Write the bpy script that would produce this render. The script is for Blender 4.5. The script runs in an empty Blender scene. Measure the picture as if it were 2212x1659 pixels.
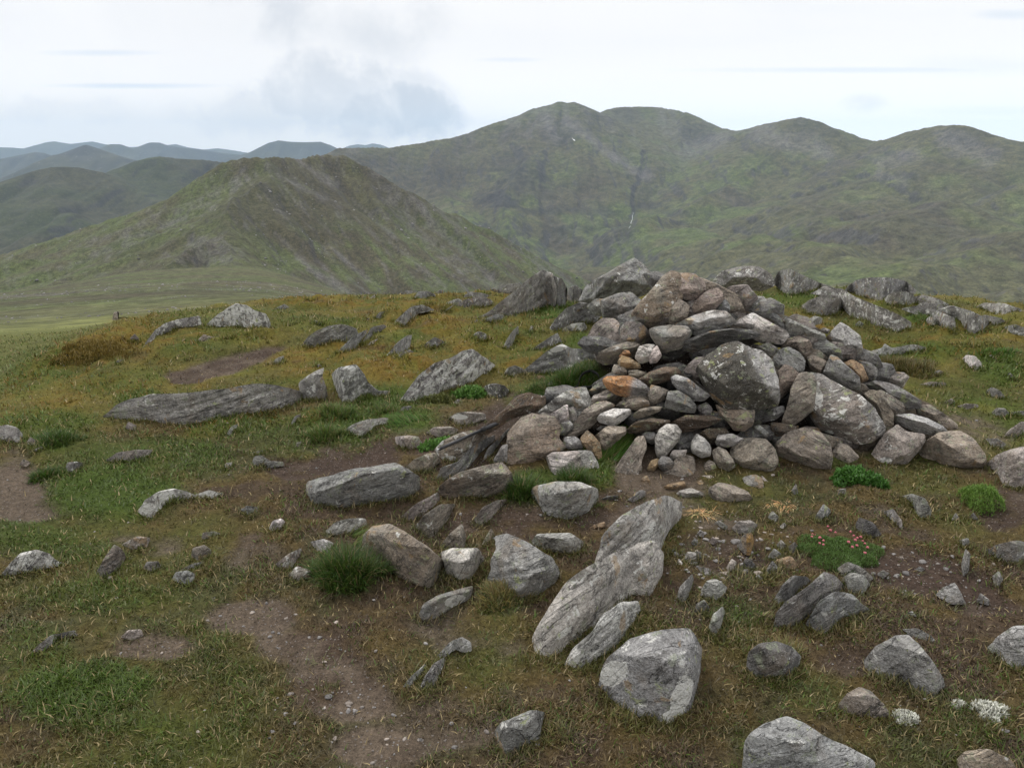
import bpy, math, random
import numpy as np
from mathutils import Vector, Matrix

# ------------------------------------------------------------------ camera, world, sun, exposure
scene = bpy.context.scene
PITCH = math.radians(16.2)
F = 1736.0                      # focal length in units of a 2212 wide frame
EYE = np.array([0.0, 0.0, 1.6])
cam_d = bpy.data.cameras.new("camera")
cam = bpy.data.objects.new("camera", cam_d)
scene.collection.objects.link(cam)
cam.location = EYE
cam.rotation_euler = (math.pi / 2 - PITCH, 0, 0)
cam_d.sensor_width = 36.0
cam_d.lens = 36.0 * F / 2212.0
cam_d.clip_start = 0.05
cam_d.clip_end = 90000
scene.camera = cam
scene.render.resolution_x, scene.render.resolution_y = 1024, 767
scene.view_settings.view_transform = 'Standard'
scene.view_settings.look = 'None'
scene.view_settings.gamma = 1
scene.view_settings.exposure = 0.02
scene.cycles.max_bounces = 5
scene.cycles.diffuse_bounces = 3
scene.cycles.glossy_bounces = 2
scene.cycles.volume_bounces = 0
scene.cycles.transparent_max_bounces = 8
scene.cycles.use_denoising = True
scene.cycles.sample_clamp_indirect = 4

SUN_EL, SUN_AZ = math.radians(56), math.radians(-38)      # azimuth from +Y towards +X

def nt(tree):
    tree.nodes.clear()
    N = tree.nodes.new
    def node(kind, **kw):
        n = N(kind)
        for k, v in kw.items():
            if k.startswith('i_'):
                key = k[2:]
                n.inputs[int(key) if key.isdigit() else key.replace('_', ' ')].default_value = v
            else:
                setattr(n, k, v)
        return n
    def link(a, b): tree.links.new(a, b)
    return node, link

def make_world():
    w = bpy.data.worlds.new("World"); scene.world = w; w.use_nodes = True
    node, link = nt(w.node_tree)
    def math_(op, a, b=None, c=None, clamp=False):
        m = node('ShaderNodeMath', operation=op, use_clamp=clamp)
        for i, v in enumerate((a, b, c)):
            if v is None: continue
            if isinstance(v, (int, float)): m.inputs[i].default_value = v
            else: link(v, m.inputs[i])
        return m.outputs[0]
    tc = node('ShaderNodeTexCoord')
    sep = node('ShaderNodeSeparateXYZ'); link(tc.outputs['Generated'], sep.inputs[0])
    X, Y, Z = sep.outputs
    sky = node('ShaderNodeTexSky', sky_type='NISHITA', sun_disc=False)
    sky.sun_elevation = SUN_EL; sky.sun_rotation = SUN_AZ
    bg_sky = node('ShaderNodeBackground', i_Strength=0.09); link(sky.outputs[0], bg_sky.inputs[0])
    # cloud deck seen by direction: u to the east, v upwards
    Yp = math_('MAXIMUM', Y, 0.12)
    u = math_('DIVIDE', X, Yp); v = math_('DIVIDE', Z, Yp)
    comb = node('ShaderNodeCombineXYZ'); link(u, comb.inputs[0]); link(v, comb.inputs[1])
    # soft warp
    nz = node('ShaderNodeTexNoise', i_Scale=6.5, i_Detail=10.0, i_Roughness=0.6); link(comb.outputs[0], nz.inputs['Vector'])
    nzf = node('ShaderNodeTexNoise', i_Scale=3.0, i_Detail=6.0, i_Roughness=0.55)
    mp = node('ShaderNodeMapping'); mp.inputs['Scale'].default_value = (0.9, 9.0, 1); mp.inputs['Location'].default_value = (3.1, 0.7, 0); mp.inputs['Rotation'].default_value = (0, 0, -0.03)
    link(comb.outputs[0], mp.inputs[0]); link(mp.outputs[0], nzf.inputs['Vector'])
    def px(x, y):
        dx, dy = (x - 1106) / F, (829.5 - y) / F
        d = (dx, math.cos(PITCH) + math.sin(PITCH) * dy, -math.sin(PITCH) + math.cos(PITCH) * dy)
        return d[0] / d[1], d[2] / d[1]
    n1 = math_('SUBTRACT', nz.outputs[0], 0.5)
    def blob(x, y, w_, h_, amp, rough=2.0, soft=0.6):
        cu, cv = px(x, y); ru, rv = w_ / F, h_ / F
        a = math_('DIVIDE', math_('SUBTRACT', u, cu), ru); b = math_('DIVIDE', math_('SUBTRACT', v, cv), rv)
        r2 = math_('SQRT', math_('ADD', math_('MULTIPLY', a, a), math_('MULTIPLY', b, b)))
        q = math_('ADD', math_('SUBTRACT', 1.0, r2), math_('MULTIPLY', n1, rough * 1.9))
        mr = node('ShaderNodeMapRange', interpolation_type='SMOOTHSTEP'); mr.inputs[1].default_value = -0.05; mr.inputs[2].default_value = soft
        link(q, mr.inputs[0])
        return math_('MULTIPLY', mr.outputs[0], amp)
    blobs = [(560, 30, 190, 80, .42, 1.2, .9), (850, 50, 190, 90, .36, 1.2, 1.0), (700, 215, 150, 90, .5), (840, 250, 170, 60, .7),
             (600, 250, 150, 50, .3), (160, 235, 210, 34, .22), (1870, 225, 75, 26, .28, 1.2, .8), (920, 230, 90, 70, .35)]
    grey = None
    for b in blobs:
        o = blob(*b); grey = o if grey is None else math_('MAXIMUM', grey, o)
    streaks = [(230, 115, 150, 9, .55), (280, 186, 210, 8, .75), (1850, 152, 420, 9, .5), (2120, 145, 240, 26, .22), (2180, 32, 90, 14, .5), (1100, 130, 90, 7, .35), (2150, 240, 250, 14, .25)]
    st = None
    for b in streaks:
        o = blob(*b, rough=.5, soft=.9); st = o if st is None else math_('MAXIMUM', st, o)
    band = node('ShaderNodeMapRange', interpolation_type='SMOOTHSTEP'); band.inputs[1].default_value = .45; band.inputs[2].default_value = .75; band.inputs[4].default_value = .5
    link(nzf.outputs[0], band.inputs[0])
    def mix(fac, a, b):
        m = node('ShaderNodeMix', data_type='RGBA')
        if isinstance(fac, (int, float)): m.inputs[0].default_value = fac
        else: link(fac, m.inputs[0])
        for i, c in ((6, a), (7, b)):
            if isinstance(c, tuple): m.inputs[i].default_value = (*c, 1)
            else: link(c, m.inputs[i])
        return m.outputs[2]
    nl = node('ShaderNodeTexNoise', i_Scale=2.2, i_Detail=7.0, i_Roughness=.6, i_Distortion=.4); link(comb.outputs[0], nl.inputs['Vector'])
    mot = node('ShaderNodeMapRange', interpolation_type='SMOOTHSTEP'); mot.inputs[1].default_value = .42; mot.inputs[2].default_value = .66; mot.inputs[4].default_value = .5
    link(nl.outputs[0], mot.inputs[0])
    col = mix(band.outputs[0], (1.06, 1.05, 1.05), (.97, .985, 1.01))
    col = mix(mot.outputs[0], col, (.93, .935, .96))
    hz = node('ShaderNodeMapRange', interpolation_type='SMOOTHSTEP'); hz.inputs[1].default_value = .20; hz.inputs[2].default_value = .02; hz.inputs[4].default_value = .55
    link(v, hz.inputs[0])
    col = mix(hz.outputs[0], col, (1.12, 1.08, 1.06))
    col = mix(st, col, (.74, .83, .93))
    inn = node('ShaderNodeTexNoise', i_Scale=8.0, i_Detail=8.0, i_Roughness=.6, i_Distortion=.3); link(comb.outputs[0], inn.inputs['Vector'])
    imr = node('ShaderNodeMapRange', interpolation_type='SMOOTHSTEP'); imr.inputs[1].default_value = .36; imr.inputs[2].default_value = .62; imr.inputs[3].default_value = .1; imr.inputs[4].default_value = 1.3
    link(inn.outputs[0], imr.inputs[0]); grey = math_('MULTIPLY', grey, imr.outputs[0], clamp=True)
    col = mix(grey, col, (.60, .645, .72))
    up = node('ShaderNodeMapRange', interpolation_type='SMOOTHSTEP'); up.inputs[1].default_value = .30; up.inputs[2].default_value = 1.0
    up.inputs[3].default_value = 1.0; up.inputs[4].default_value = 1.6
    link(Z, up.inputs[0])
    lowb = node('ShaderNodeMapRange', interpolation_type='SMOOTHSTEP'); lowb.inputs[1].default_value = .14; lowb.inputs[2].default_value = 0.0; lowb.inputs[3].default_value = 1.0; lowb.inputs[4].default_value = 1.18
    link(Z, lowb.inputs[0])
    bg = node('ShaderNodeBackground'); link(col, bg.inputs[0]); link(math_('MULTIPLY', up.outputs[0], lowb.outputs[0]), bg.inputs[1])
    ms = node('ShaderNodeMixShader', i_0=0.97); link(bg_sky.outputs[0], ms.inputs[1]); link(bg.outputs[0], ms.inputs[2])
    out = node('ShaderNodeOutputWorld'); link(ms.outputs[0], out.inputs[0])
make_world()

sun_d = bpy.data.lights.new("sun", 'SUN'); sun_d.energy = 1.8; sun_d.angle = math.radians(14); sun_d.color = (1, .96, .9)
sun = bpy.data.objects.new("sun", sun_d); scene.collection.objects.link(sun)
sd = Vector((math.sin(SUN_AZ) * math.cos(SUN_EL), math.cos(SUN_AZ) * math.cos(SUN_EL), math.sin(SUN_EL)))
sun.rotation_euler = sd.to_track_quat('Z', 'Y').to_euler()

# ------------------------------------------------------------------ numeric helpers
def _hash(ix, iy, iz, seed):
    h = (ix.astype(np.int64) * 374761393 + iy.astype(np.int64) * 668265263 + iz.astype(np.int64) * 2147483647 + seed * 974634777) & 0xFFFFFFFF
    h = ((h ^ (h >> 13)) * 1274126177) & 0xFFFFFFFF
    h = ((h ^ (h >> 16)) * 2246822519) & 0xFFFFFFFF
    return ((h ^ (h >> 15)) & 0xFFFFFF) / float(0xFFFFFF) * 2 - 1

def vnoise(x, y, z=None, seed=0):
    if z is None: z = np.zeros_like(x)
    x0, y0, z0 = np.floor(x), np.floor(y), np.floor(z)
    fx, fy, fz = x - x0, y - y0, z - z0
    fx = fx * fx * (3 - 2 * fx); fy = fy * fy * (3 - 2 * fy); fz = fz * fz * (3 - 2 * fz)
    r = 0
    for dx in (0, 1):
        for dy in (0, 1):
            for dz in (0, 1):
                w = (fx if dx else 1 - fx) * (fy if dy else 1 - fy) * (fz if dz else 1 - fz)
                r = r + w * _hash(x0 + dx, y0 + dy, z0 + dz, seed)
    return r

def fbm(x, y, z=None, seed=0, oct=4, gain=.5, lac=2.03):
    a, s, t = 1.0, 0, 0
    for k in range(oct):
        s = s + a * vnoise(x, y, z, seed + 17 * k); t += a; a *= gain
        x = x * lac + 5.3; y = y * lac + 1.7
        if z is not None: z = z * lac + 9.1
    return s / t

def ridged(x, y, z=None, seed=0, oct=4):
    a, s, t = 1.0, 0, 0
    for k in range(oct):
        s = s + a * (1 - 2 * np.abs(vnoise(x, y, z, seed + 13 * k))); t += a; a *= .5
        x = x * 2.1 + 3.3; y = y * 2.1 + 7.7
        if z is not None: z = z * 2.1 + 1.1
    return s / t

def sstep(a, b, x):
    t = np.clip((x - a) / (b - a), 0, 1); return t * t * (3 - 2 * t)

cp, sp = math.cos(PITCH), math.sin(PITCH)
def ray(px, py):                                     # direction in the world of a point of the 2212x1659 frame
    dx = (np.asarray(px, float) - 1106) / F; dy = (829.5 - np.asarray(py, float)) / F
    return np.stack([dx, cp + sp * dy, -sp + cp * dy], -1)
def to_px(x, y, z):
    dz = z - 1.6
    f = y * cp - dz * sp; u = y * sp + dz * cp
    f = np.maximum(f, 1e-4)
    return 1106 + F * x / f, 829.5 - F * u / f
def at_dist(px, py, r):                              # the world point seen at (px, py), r metres away on plan
    d = ray(px, py); h = np.hypot(d[..., 0], d[..., 1])
    return EYE + d * (np.asarray(r, float) / h)[..., None]

# ------------------------------------------------------------------ near and middle ground
RR = [0.3, 1, 2, 3, 4.5, 6, 8, 10, 14, 20, 35, 60, 110, 200, 350, 500, 800]
COL = {
 -900: {8: 900, 10: 880, 14: 840, 20: 810, 35: 780, 60: 760, 110: 740, 200: 720, 350: 710, 500: 700, 800: 700},
 -300: {8: 830, 10: 800, 14: 765, 20: 742, 35: 718, 60: 698, 110: 675, 200: 658, 350: 650, 500: 650, 800: 670},
    0: {8: 775, 10: 758, 14: 742, 20: 732, 35: 716, 60: 690, 110: 664, 200: 645, 350: 636, 500: 636, 800: 640},
  150: {8: 735, 10: 728, 14: 724, 20: 722, 35: 708, 60: 680, 110: 655, 200: 634, 350: 622, 500: 616, 800: 640},
  300: {8: 705, 10: 695, 14: 700, 20: 706, 35: 694, 60: 668, 110: 645, 200: 622, 350: 604, 500: 586, 800: 640},
  450: {8: 692, 10: 672, 14: 672, 20: 690, 35: 684, 60: 658, 110: 635, 200: 614, 350: 596, 500: 575, 800: 640},
  600: {8: 684, 10: 656, 14: 650, 20: 668, 35: 672, 60: 654, 110: 634, 200: 616, 350: 600, 500: 580, 800: 640},
  750: {8: 682, 10: 650, 14: 645, 20: 672, 35: 690, 60: 676, 110: 660, 200: 650, 350: 640, 500: 630, 800: 660},
  900: {8: 682, 10: 645, 14: 645, 20: 690, 35: 740, 60: 740, 110: 730, 200: 720, 350: 710, 500: 700, 800: 700},
 1200: {8: 680, 10: 640, 14: 645, 20: 720, 35: 830, 60: 850, 110: 860, 200: 860, 350: 850, 500: 840, 800: 820},
 1600: {8: 675, 10: 612, 14: 628, 20: 740, 35: 840, 60: 870, 110: 880, 200: 880, 350: 860, 500: 850, 800: 830},
 2000: {8: 690, 10: 642, 14: 655, 20: 790, 35: 860, 60: 880, 110: 880, 200: 880, 350: 860, 500: 850, 800: 830},
 2250: {8: 695, 10: 662, 14: 680, 20: 830, 35: 880, 60: 900, 110: 900, 200: 890, 350: 870, 500: 850, 800: 830},
 3100: {8: 760, 10: 750, 14: 790, 20: 900, 35: 940, 60: 940, 110: 930, 200: 920, 350: 900, 500: 880, 800: 850},
}
def _base_table():
    NL, NA = 420, 260
    lr = np.linspace(math.log(.3), math.log(800), NL); az = np.linspace(-.85, .85, NA)
    cols = sorted(COL); ts = []
    for c in cols:
        t = []
        for r in RR:
            if r in COL[c]:
                d = ray(c, COL[c][r]); t.append(d[2] / math.hypot(d[0], d[1]))
            else: t.append(-1.6 / r)
        ts.append(np.interp(lr, np.log(RR), t))
    # rows under 6 m are flat: hold z rather than the slope between the knots
    for t in ts:
        near = lr < math.log(6); t[near] = -1.6 / np.exp(lr[near])
    ca = [math.atan((c - 1106) / F / cp) for c in cols]
    T = np.array(ts)
    G = np.stack([np.interp(az, ca, T[:, k]) for k in range(NL)], 1)
    zz = G * np.exp(lr)[None, :]                       # z - 1.6
    for _ in range(3):                                 # soften the knots
        p = np.pad(G, ((2, 2), (2, 2)), 'edge')
        k7 = np.ones(5) / 5
        p = np.apply_along_axis(lambda v: np.convolve(v, k7, 'valid'), 0, p)
        p = np.apply_along_axis(lambda v: np.convolve(v, k7, 'valid'), 1, p)
        m = sstep(math.log(5.5), math.log(8), lr)[None, :]
        G = G * (1 - m) + p * m
    return lr, az, G
_LR, _AZ, _G = _base_table()
def base_z(x, y):
    r = np.maximum(np.hypot(x, y), .31); a = np.clip(np.arctan2(x, y), -.849, .849)
    l = np.minimum(np.log(r), math.log(799))
    fi = (a - _AZ[0]) / (_AZ[1] - _AZ[0]); fj = (l - _LR[0]) / (_LR[1] - _LR[0])
    i = np.clip(fi.astype(int), 0, len(_AZ) - 2); j = np.clip(fj.astype(int), 0, len(_LR) - 2)
    u, v = fi - i, fj - j
    t = (_G[i, j] * (1 - u) + _G[i + 1, j] * u) * (1 - v) + (_G[i, j + 1] * (1 - u) + _G[i + 1, j + 1] * u) * v
    return 1.6 + t * r

def cairn_z(x, y):                                   # height of the heap of stones above the ground
    P = np.interp(x, [-.75, -.3, .1, .4, .62, .85, 1.1, 1.35, 1.9, 2.35, 2.85], [0, .10, .20, .38, .62, .80, .86, .74, .52, .30, 0])
    yc = np.interp(x, [-.7, .4, 1.1, 2.8], [4.2, 4.75, 4.95, 4.75]); wf = np.interp(x, [-.7, .4, 1.1, 2.8], [.5, .9, 1.08, .62])
    q = np.where(y < yc, (yc - y) / wf, (y - yc) / .9)
    return P * np.clip(1 - q ** 1.35, 0, 1)

def near_z(x, y, detail=True):
    z = base_z(x, y)
    r = np.hypot(x, y)
    f = sstep(33, 14, r)
    z = z + (.30 + .34 * sstep(4.45, 4.95, y)) * cairn_z(x, y)
    z = z + f * (.05 * fbm(x * .9, y * .9, seed=3, oct=3) * sstep(1.5, 4, r))
    if detail:
        far = sstep(5.0, 7.5, r) * f
        z = z + f * .012 * fbm(x * 7, y * 7, seed=5, oct=3)
        z = z + far * .08 * np.maximum(fbm(x * 2.6, y * 2.6, seed=9, oct=3), -.1)
    return z

def hit(px, py, fn=None, r0=1.0, r1=60.0, n=900):     # where the sight line through (px, py) meets the ground
    fn = fn or (lambda x, y: near_z(x, y, False))
    d = ray(px, py); h = math.hypot(d[0], d[1])
    r = np.exp(np.linspace(math.log(r0), math.log(r1), n))
    P = EYE + d[None, :] * (r / h)[:, None]
    below = P[:, 2] <= fn(P[:, 0], P[:, 1])
    if not below.any(): return None
    k = int(np.argmax(below))
    return P[k]
# ------------------------------------------------------------------ meshes
def new_mesh(name, V, quads=None, tris=None, attrs=None, smooth=True):
    me = bpy.data.meshes.new(name)
    V = np.ascontiguousarray(V, np.float32)
    faces, sizes = [], []
    if quads is not None and len(quads): faces.append(np.asarray(quads, np.int32).ravel()); sizes.append(np.full(len(quads), 4, np.int32))
    if tris is not None and len(tris): faces.append(np.asarray(tris, np.int32).ravel()); sizes.append(np.full(len(tris), 3, np.int32))
    loops = np.concatenate(faces); sz = np.concatenate(sizes)
    me.vertices.add(len(V)); me.vertices.foreach_set('co', V.ravel())
    me.loops.add(len(loops)); me.loops.foreach_set('vertex_index', loops)
    me.polygons.add(len(sz))
    st = np.zeros(len(sz), np.int32); st[1:] = np.cumsum(sz)[:-1]
    me.polygons.foreach_set('loop_start', st)
    try: me.polygons.foreach_set('loop_total', sz)
    except Exception: pass
    me.update(calc_edges=True)
    if smooth: me.polygons.foreach_set('use_smooth', np.ones(len(sz), bool))
    for k, a in (attrs or {}).items():
        a = np.asarray(a, np.float32)
        if a.ndim == 2:
            at = me.attributes.new(k, 'FLOAT_COLOR', 'POINT')
            if a.shape[1] == 3: a = np.concatenate([a, np.ones((len(a), 1), np.float32)], 1)
            at.data.foreach_set('color', np.ascontiguousarray(a).ravel())
        else:
            at = me.attributes.new(k, 'FLOAT', 'POINT'); at.data.foreach_set('value', np.ascontiguousarray(a))
    me.update()
    return me

def put(name, me, mat, parent=None, loc=None, label=None, cat=None, group=None, kind=None):
    o = bpy.data.objects.new(name, me); scene.collection.objects.link(o)
    if mat is not None and me is not None: me.materials.append(mat)
    if parent is not None: o.parent = parent
    if loc is not None: o.location = loc
    if label: o['label'] = label
    if cat: o['category'] = cat
    if group: o['group'] = group
    if kind: o['kind'] = kind
    return o

def grid_quads(nr, nc):
    i = np.arange(nr * nc).reshape(nr, nc)
    return np.stack([i[:-1, :-1], i[:-1, 1:], i[1:, 1:], i[1:, :-1]], -1).reshape(-1, 4)

def polar_sheet(a0, a1, na, r0, r1, nr):
    a = np.linspace(a0, a1, na); r = np.exp(np.linspace(math.log(r0), math.log(r1), nr))
    R, A = np.meshgrid(r, a, indexing='ij')
    return (R * np.sin(A)).ravel(), (R * np.cos(A)).ravel(), grid_quads(nr, na)

def principled(name, rough=.95, spec=.2):
    m = bpy.data.materials.new(name); m.use_nodes = True
    node, link = nt(m.node_tree)
    b = node('ShaderNodeBsdfPrincipled'); b.inputs['Roughness'].default_value = rough
    b.inputs['Specular IOR Level'].default_value = spec
    o = node('ShaderNodeOutputMaterial'); link(b.outputs[0], o.inputs[0])
    return m, node, link, b

def mixc(node, link, fac, a, b, mode='MIX'):
    m = node('ShaderNodeMix', data_type='RGBA', blend_type=mode)
    if isinstance(fac, (int, float)): m.inputs[0].default_value = fac
    else: link(fac, m.inputs[0])
    for i, c in ((6, a), (7, b)):
        if isinstance(c, tuple): m.inputs[i].default_value = (*c, 1)
        else: link(c, m.inputs[i])
    return m.outputs[2]
def rng(node, link, src, a, b, lo=0., hi=1., smooth=True):
    m = node('ShaderNodeMapRange', interpolation_type='SMOOTHSTEP' if smooth else 'LINEAR')
    m.inputs[1].default_value = a; m.inputs[2].default_value = b; m.inputs[3].default_value = lo; m.inputs[4].default_value = hi
    link(src, m.inputs[0]); return m.outputs[0]

def terrain_material(name, s1, s2, bump, contrast=.35, speck=.5):
    """vertex colour of the ground cover, broken up by two sizes of noise in world metres"""
    m, node, link, b = principled(name)
    at = node('ShaderNodeAttribute', attribute_name='col')
    tc = node('ShaderNodeTexCoord')
    n1 = node('ShaderNodeTexNoise', i_Scale=s1, i_Detail=6.0, i_Roughness=.65); link(tc.outputs['Object'], n1.inputs['Vector'])
    n2 = node('ShaderNodeTexNoise', i_Scale=s2, i_Detail=4.0, i_Roughness=.7); link(tc.outputs['Object'], n2.inputs['Vector'])
    f1 = rng(node, link, n1.outputs[0], .3, .7, 1 - contrast, 1 + contrast); f2 = rng(node, link, n2.outputs[0], .3, .7, 1 - contrast, 1 + contrast)
    mu = node('ShaderNodeMath', operation='MULTIPLY'); link(f1, mu.inputs[0]); link(f2, mu.inputs[1])
    cc = node('ShaderNodeCombineXYZ'); [link(mu.outputs[0], cc.inputs[i]) for i in range(3)]
    c = mixc(node, link, 1.0, at.outputs['Color'], cc.outputs[0], 'MULTIPLY')
    n3 = node('ShaderNodeTexNoise', i_Scale=s2 * 2.2, i_Detail=2.0, i_Roughness=.6); link(tc.outputs['Object'], n3.inputs['Vector'])
    c = mixc(node, link, rng(node, link, n3.outputs[0], .64, .72, 0, speck), c, (.21, .20, .20))
    link(c, b.inputs['Base Color'])
    bp = node('ShaderNodeBump', i_Strength=bump[0], i_Distance=bump[1]); link(n1.outputs[0], bp.inputs['Height']); link(bp.outputs[0], b.inputs['Normal'])
    return m

# ridge polylines: (frame x, frame y, metres away); slopes on either side
def ridge_pts(L):
    a = np.array(L, float); return at_dist(a[:, 0], a[:, 1], a[:, 2])

def ridge_field(x, y, lines, chunk=120000):
    """height, position along the ridge and distance from it, of the highest of all the flanks"""
    H = np.full(x.shape, -1e9); S = np.zeros(x.shape); D = np.zeros(x.shape); K = np.zeros(x.shape, int)
    s0 = 0.0
    for li, (P, slope, pw) in enumerate(lines):
        for k in range(len(P) - 1):
            a, b = P[k], P[k + 1]; ab = b[:2] - a[:2]; L2 = float(ab @ ab) + 1e-9; L = math.sqrt(L2)
            t = np.clip(((x - a[0]) * ab[0] + (y - a[1]) * ab[1]) / L2, 0, 1)
            dx = x - a[0] - t * ab[0]; dy = y - a[1] - t * ab[1]; d = np.hypot(dx, dy)
            sd = (ab[0] * (y - a[1]) - ab[1] * (x - a[0])) / L / (d + 25.0)
            w_ = sstep(-.9, .9, sd); sl = slope[0] * w_ + slope[1] * (1 - w_)
            h = a[2] + t * (b[2] - a[2]) - sl * (d + 1) ** pw
            m = h > H
            H = np.where(m, h, H); S = np.where(m, s0 + t * L, S); D = np.where(m, d, D); K = np.where(m, li, K)
            s0 += L
        s0 += 500
    return H, S, D, K

def line_dist(x, y, lines):
    m = np.full(x.shape, 1e9)
    for P, _, _ in lines:
        for a, b in zip(P[:-1], P[1:]):
            ab = b[:2] - a[:2]; t = np.clip(((x - a[0]) * ab[0] + (y - a[1]) * ab[1]) / (float(ab @ ab) + 1e-9), 0, 1)
            m = np.minimum(m, np.hypot(x - a[0] - t * ab[0], y - a[1] - t * ab[1]))
    return m
def smax(a, b, k):
    return .5 * (a + b + np.sqrt((a - b) ** 2 + k * k))

def mixv(c, d, m): return c * (1 - m[:, None]) + np.asarray(d)[None, :] * m[:, None]

def slope_of(z, quadshape, x, y):
    nr, na = quadshape
    Z = z.reshape(nr, na); X = x.reshape(nr, na); Y = y.reshape(nr, na)
    r = np.hypot(X, Y); dr = np.gradient(r, axis=0); da = np.gradient(np.arctan2(X, Y), axis=1)
    gr = np.gradient(Z, axis=0) / dr; ga = np.gradient(Z, axis=1) / (da * r)
    return np.hypot(gr, ga).ravel()

GREEN = np.array([.068, .088, .027]); OLIVE = np.array([.080, .077, .038]); BROWN = np.array([.060, .048, .034])
SCREE = np.array([.150, .140, .138]); CRAG = np.array([.060, .056, .054])

# ---- the green hill across the saddle, and the broad shoulder that leads to it
GREEN_HILL = [
 (ridge_pts([(1260, 720, 640), (1170, 655, 700), (1100, 600, 770), (1060, 562, 820), (1010, 512, 860), (960, 470, 890), (900, 430, 915), (850, 394, 930), (790, 357, 945), (745, 336, 950), (715, 331, 945), (690, 332, 940),
             (660, 339, 920), (640, 342, 910), (600, 338, 880), (570, 338, 860), (545, 336, 865), (520, 341, 870), (480, 350, 880), (430, 380, 885), (370, 425, 870), (335, 448, 860), (300, 468, 850), (255, 498, 840), (200, 518, 830), (100, 548, 810), (0, 573, 790), (-250, 640, 740)]), (.75, .62), .97),
 (ridge_pts([(570, 338, 860), (590, 360, 830), (580, 381, 800), (545, 398, 770), (507, 417, 735), (489, 446, 700), (498, 475, 660), (485, 494, 630), (471, 508, 610), (496, 522, 585), (505, 547, 540), (500, 575, 480), (540, 596, 400)]), (.62, .55), .97),
 (ridge_pts([(471, 508, 610), (440, 512, 600), (405, 528, 585), (375, 555, 560)]), (.9, .5), .97),
 (ridge_pts([(370, 425, 870), (330, 480, 800), (300, 520, 740), (310, 560, 640), (300, 590, 540)]), (.4, .35), .97),
 (ridge_pts([(790, 357, 945), (800, 420, 880), (850, 500, 800), (880, 570, 700)]), (.6, .55), .97),
]
def hill_west(x, y):                                 # 1 on the flank that falls to the west
    return sstep(60, -60, (x + 265) + .02 * (y - 600) + 30 * fbm(x / 90, y / 90, seed=20, oct=2))
def hill_streak(x, y, west, w, l, seed):             # noise drawn out downhill, either flank
    wx = 14 * fbm(x / 70, y / 70, seed=seed + 5, oct=2)
    a = fbm((x * .84 + y * .54 + wx) / w, (x * .54 - y * .84) / l, seed=seed, oct=4)
    b = fbm((x * .6 - y * .8 + wx) / w, (x * .8 + y * .6) / l, seed=seed + 1, oct=4)
    return a * (1 - west) + b * west
def hill_z(x, y):
    H, S, D, K = ridge_field(x, y, GREEN_HILL)
    west = hill_west(x, y); Dm = line_dist(x, y, GREEN_HILL[:1])
    g = hill_streak(x, y, west, 26, 240, 21)
    H = H - 5.5 * sstep(0, 30, Dm) * (1 - 1.6 * np.abs(g))
    H = H + 4.5 * fbm(x / 45, y / 45, seed=22, oct=5) * sstep(0, 40, Dm + 8) + 1.1 * ridged(x / 14, y / 14, seed=23, oct=3)
    b = base_z(x, y)
    r = np.hypot(x, y)
    b = b + .5 * sstep(60, 160, r) * (1.6 * fbm(x / 30, y / 30, seed=25, oct=4)) + .12 * sstep(40, 80, r) * fbm(x / 5, y / 5, seed=26, oct=4)
    drop = sstep(700, 1100, r) * 160
    return smax(H, b - drop, .01 + 5 * sstep(60, 250, r)), S, D, K, H - b

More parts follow.
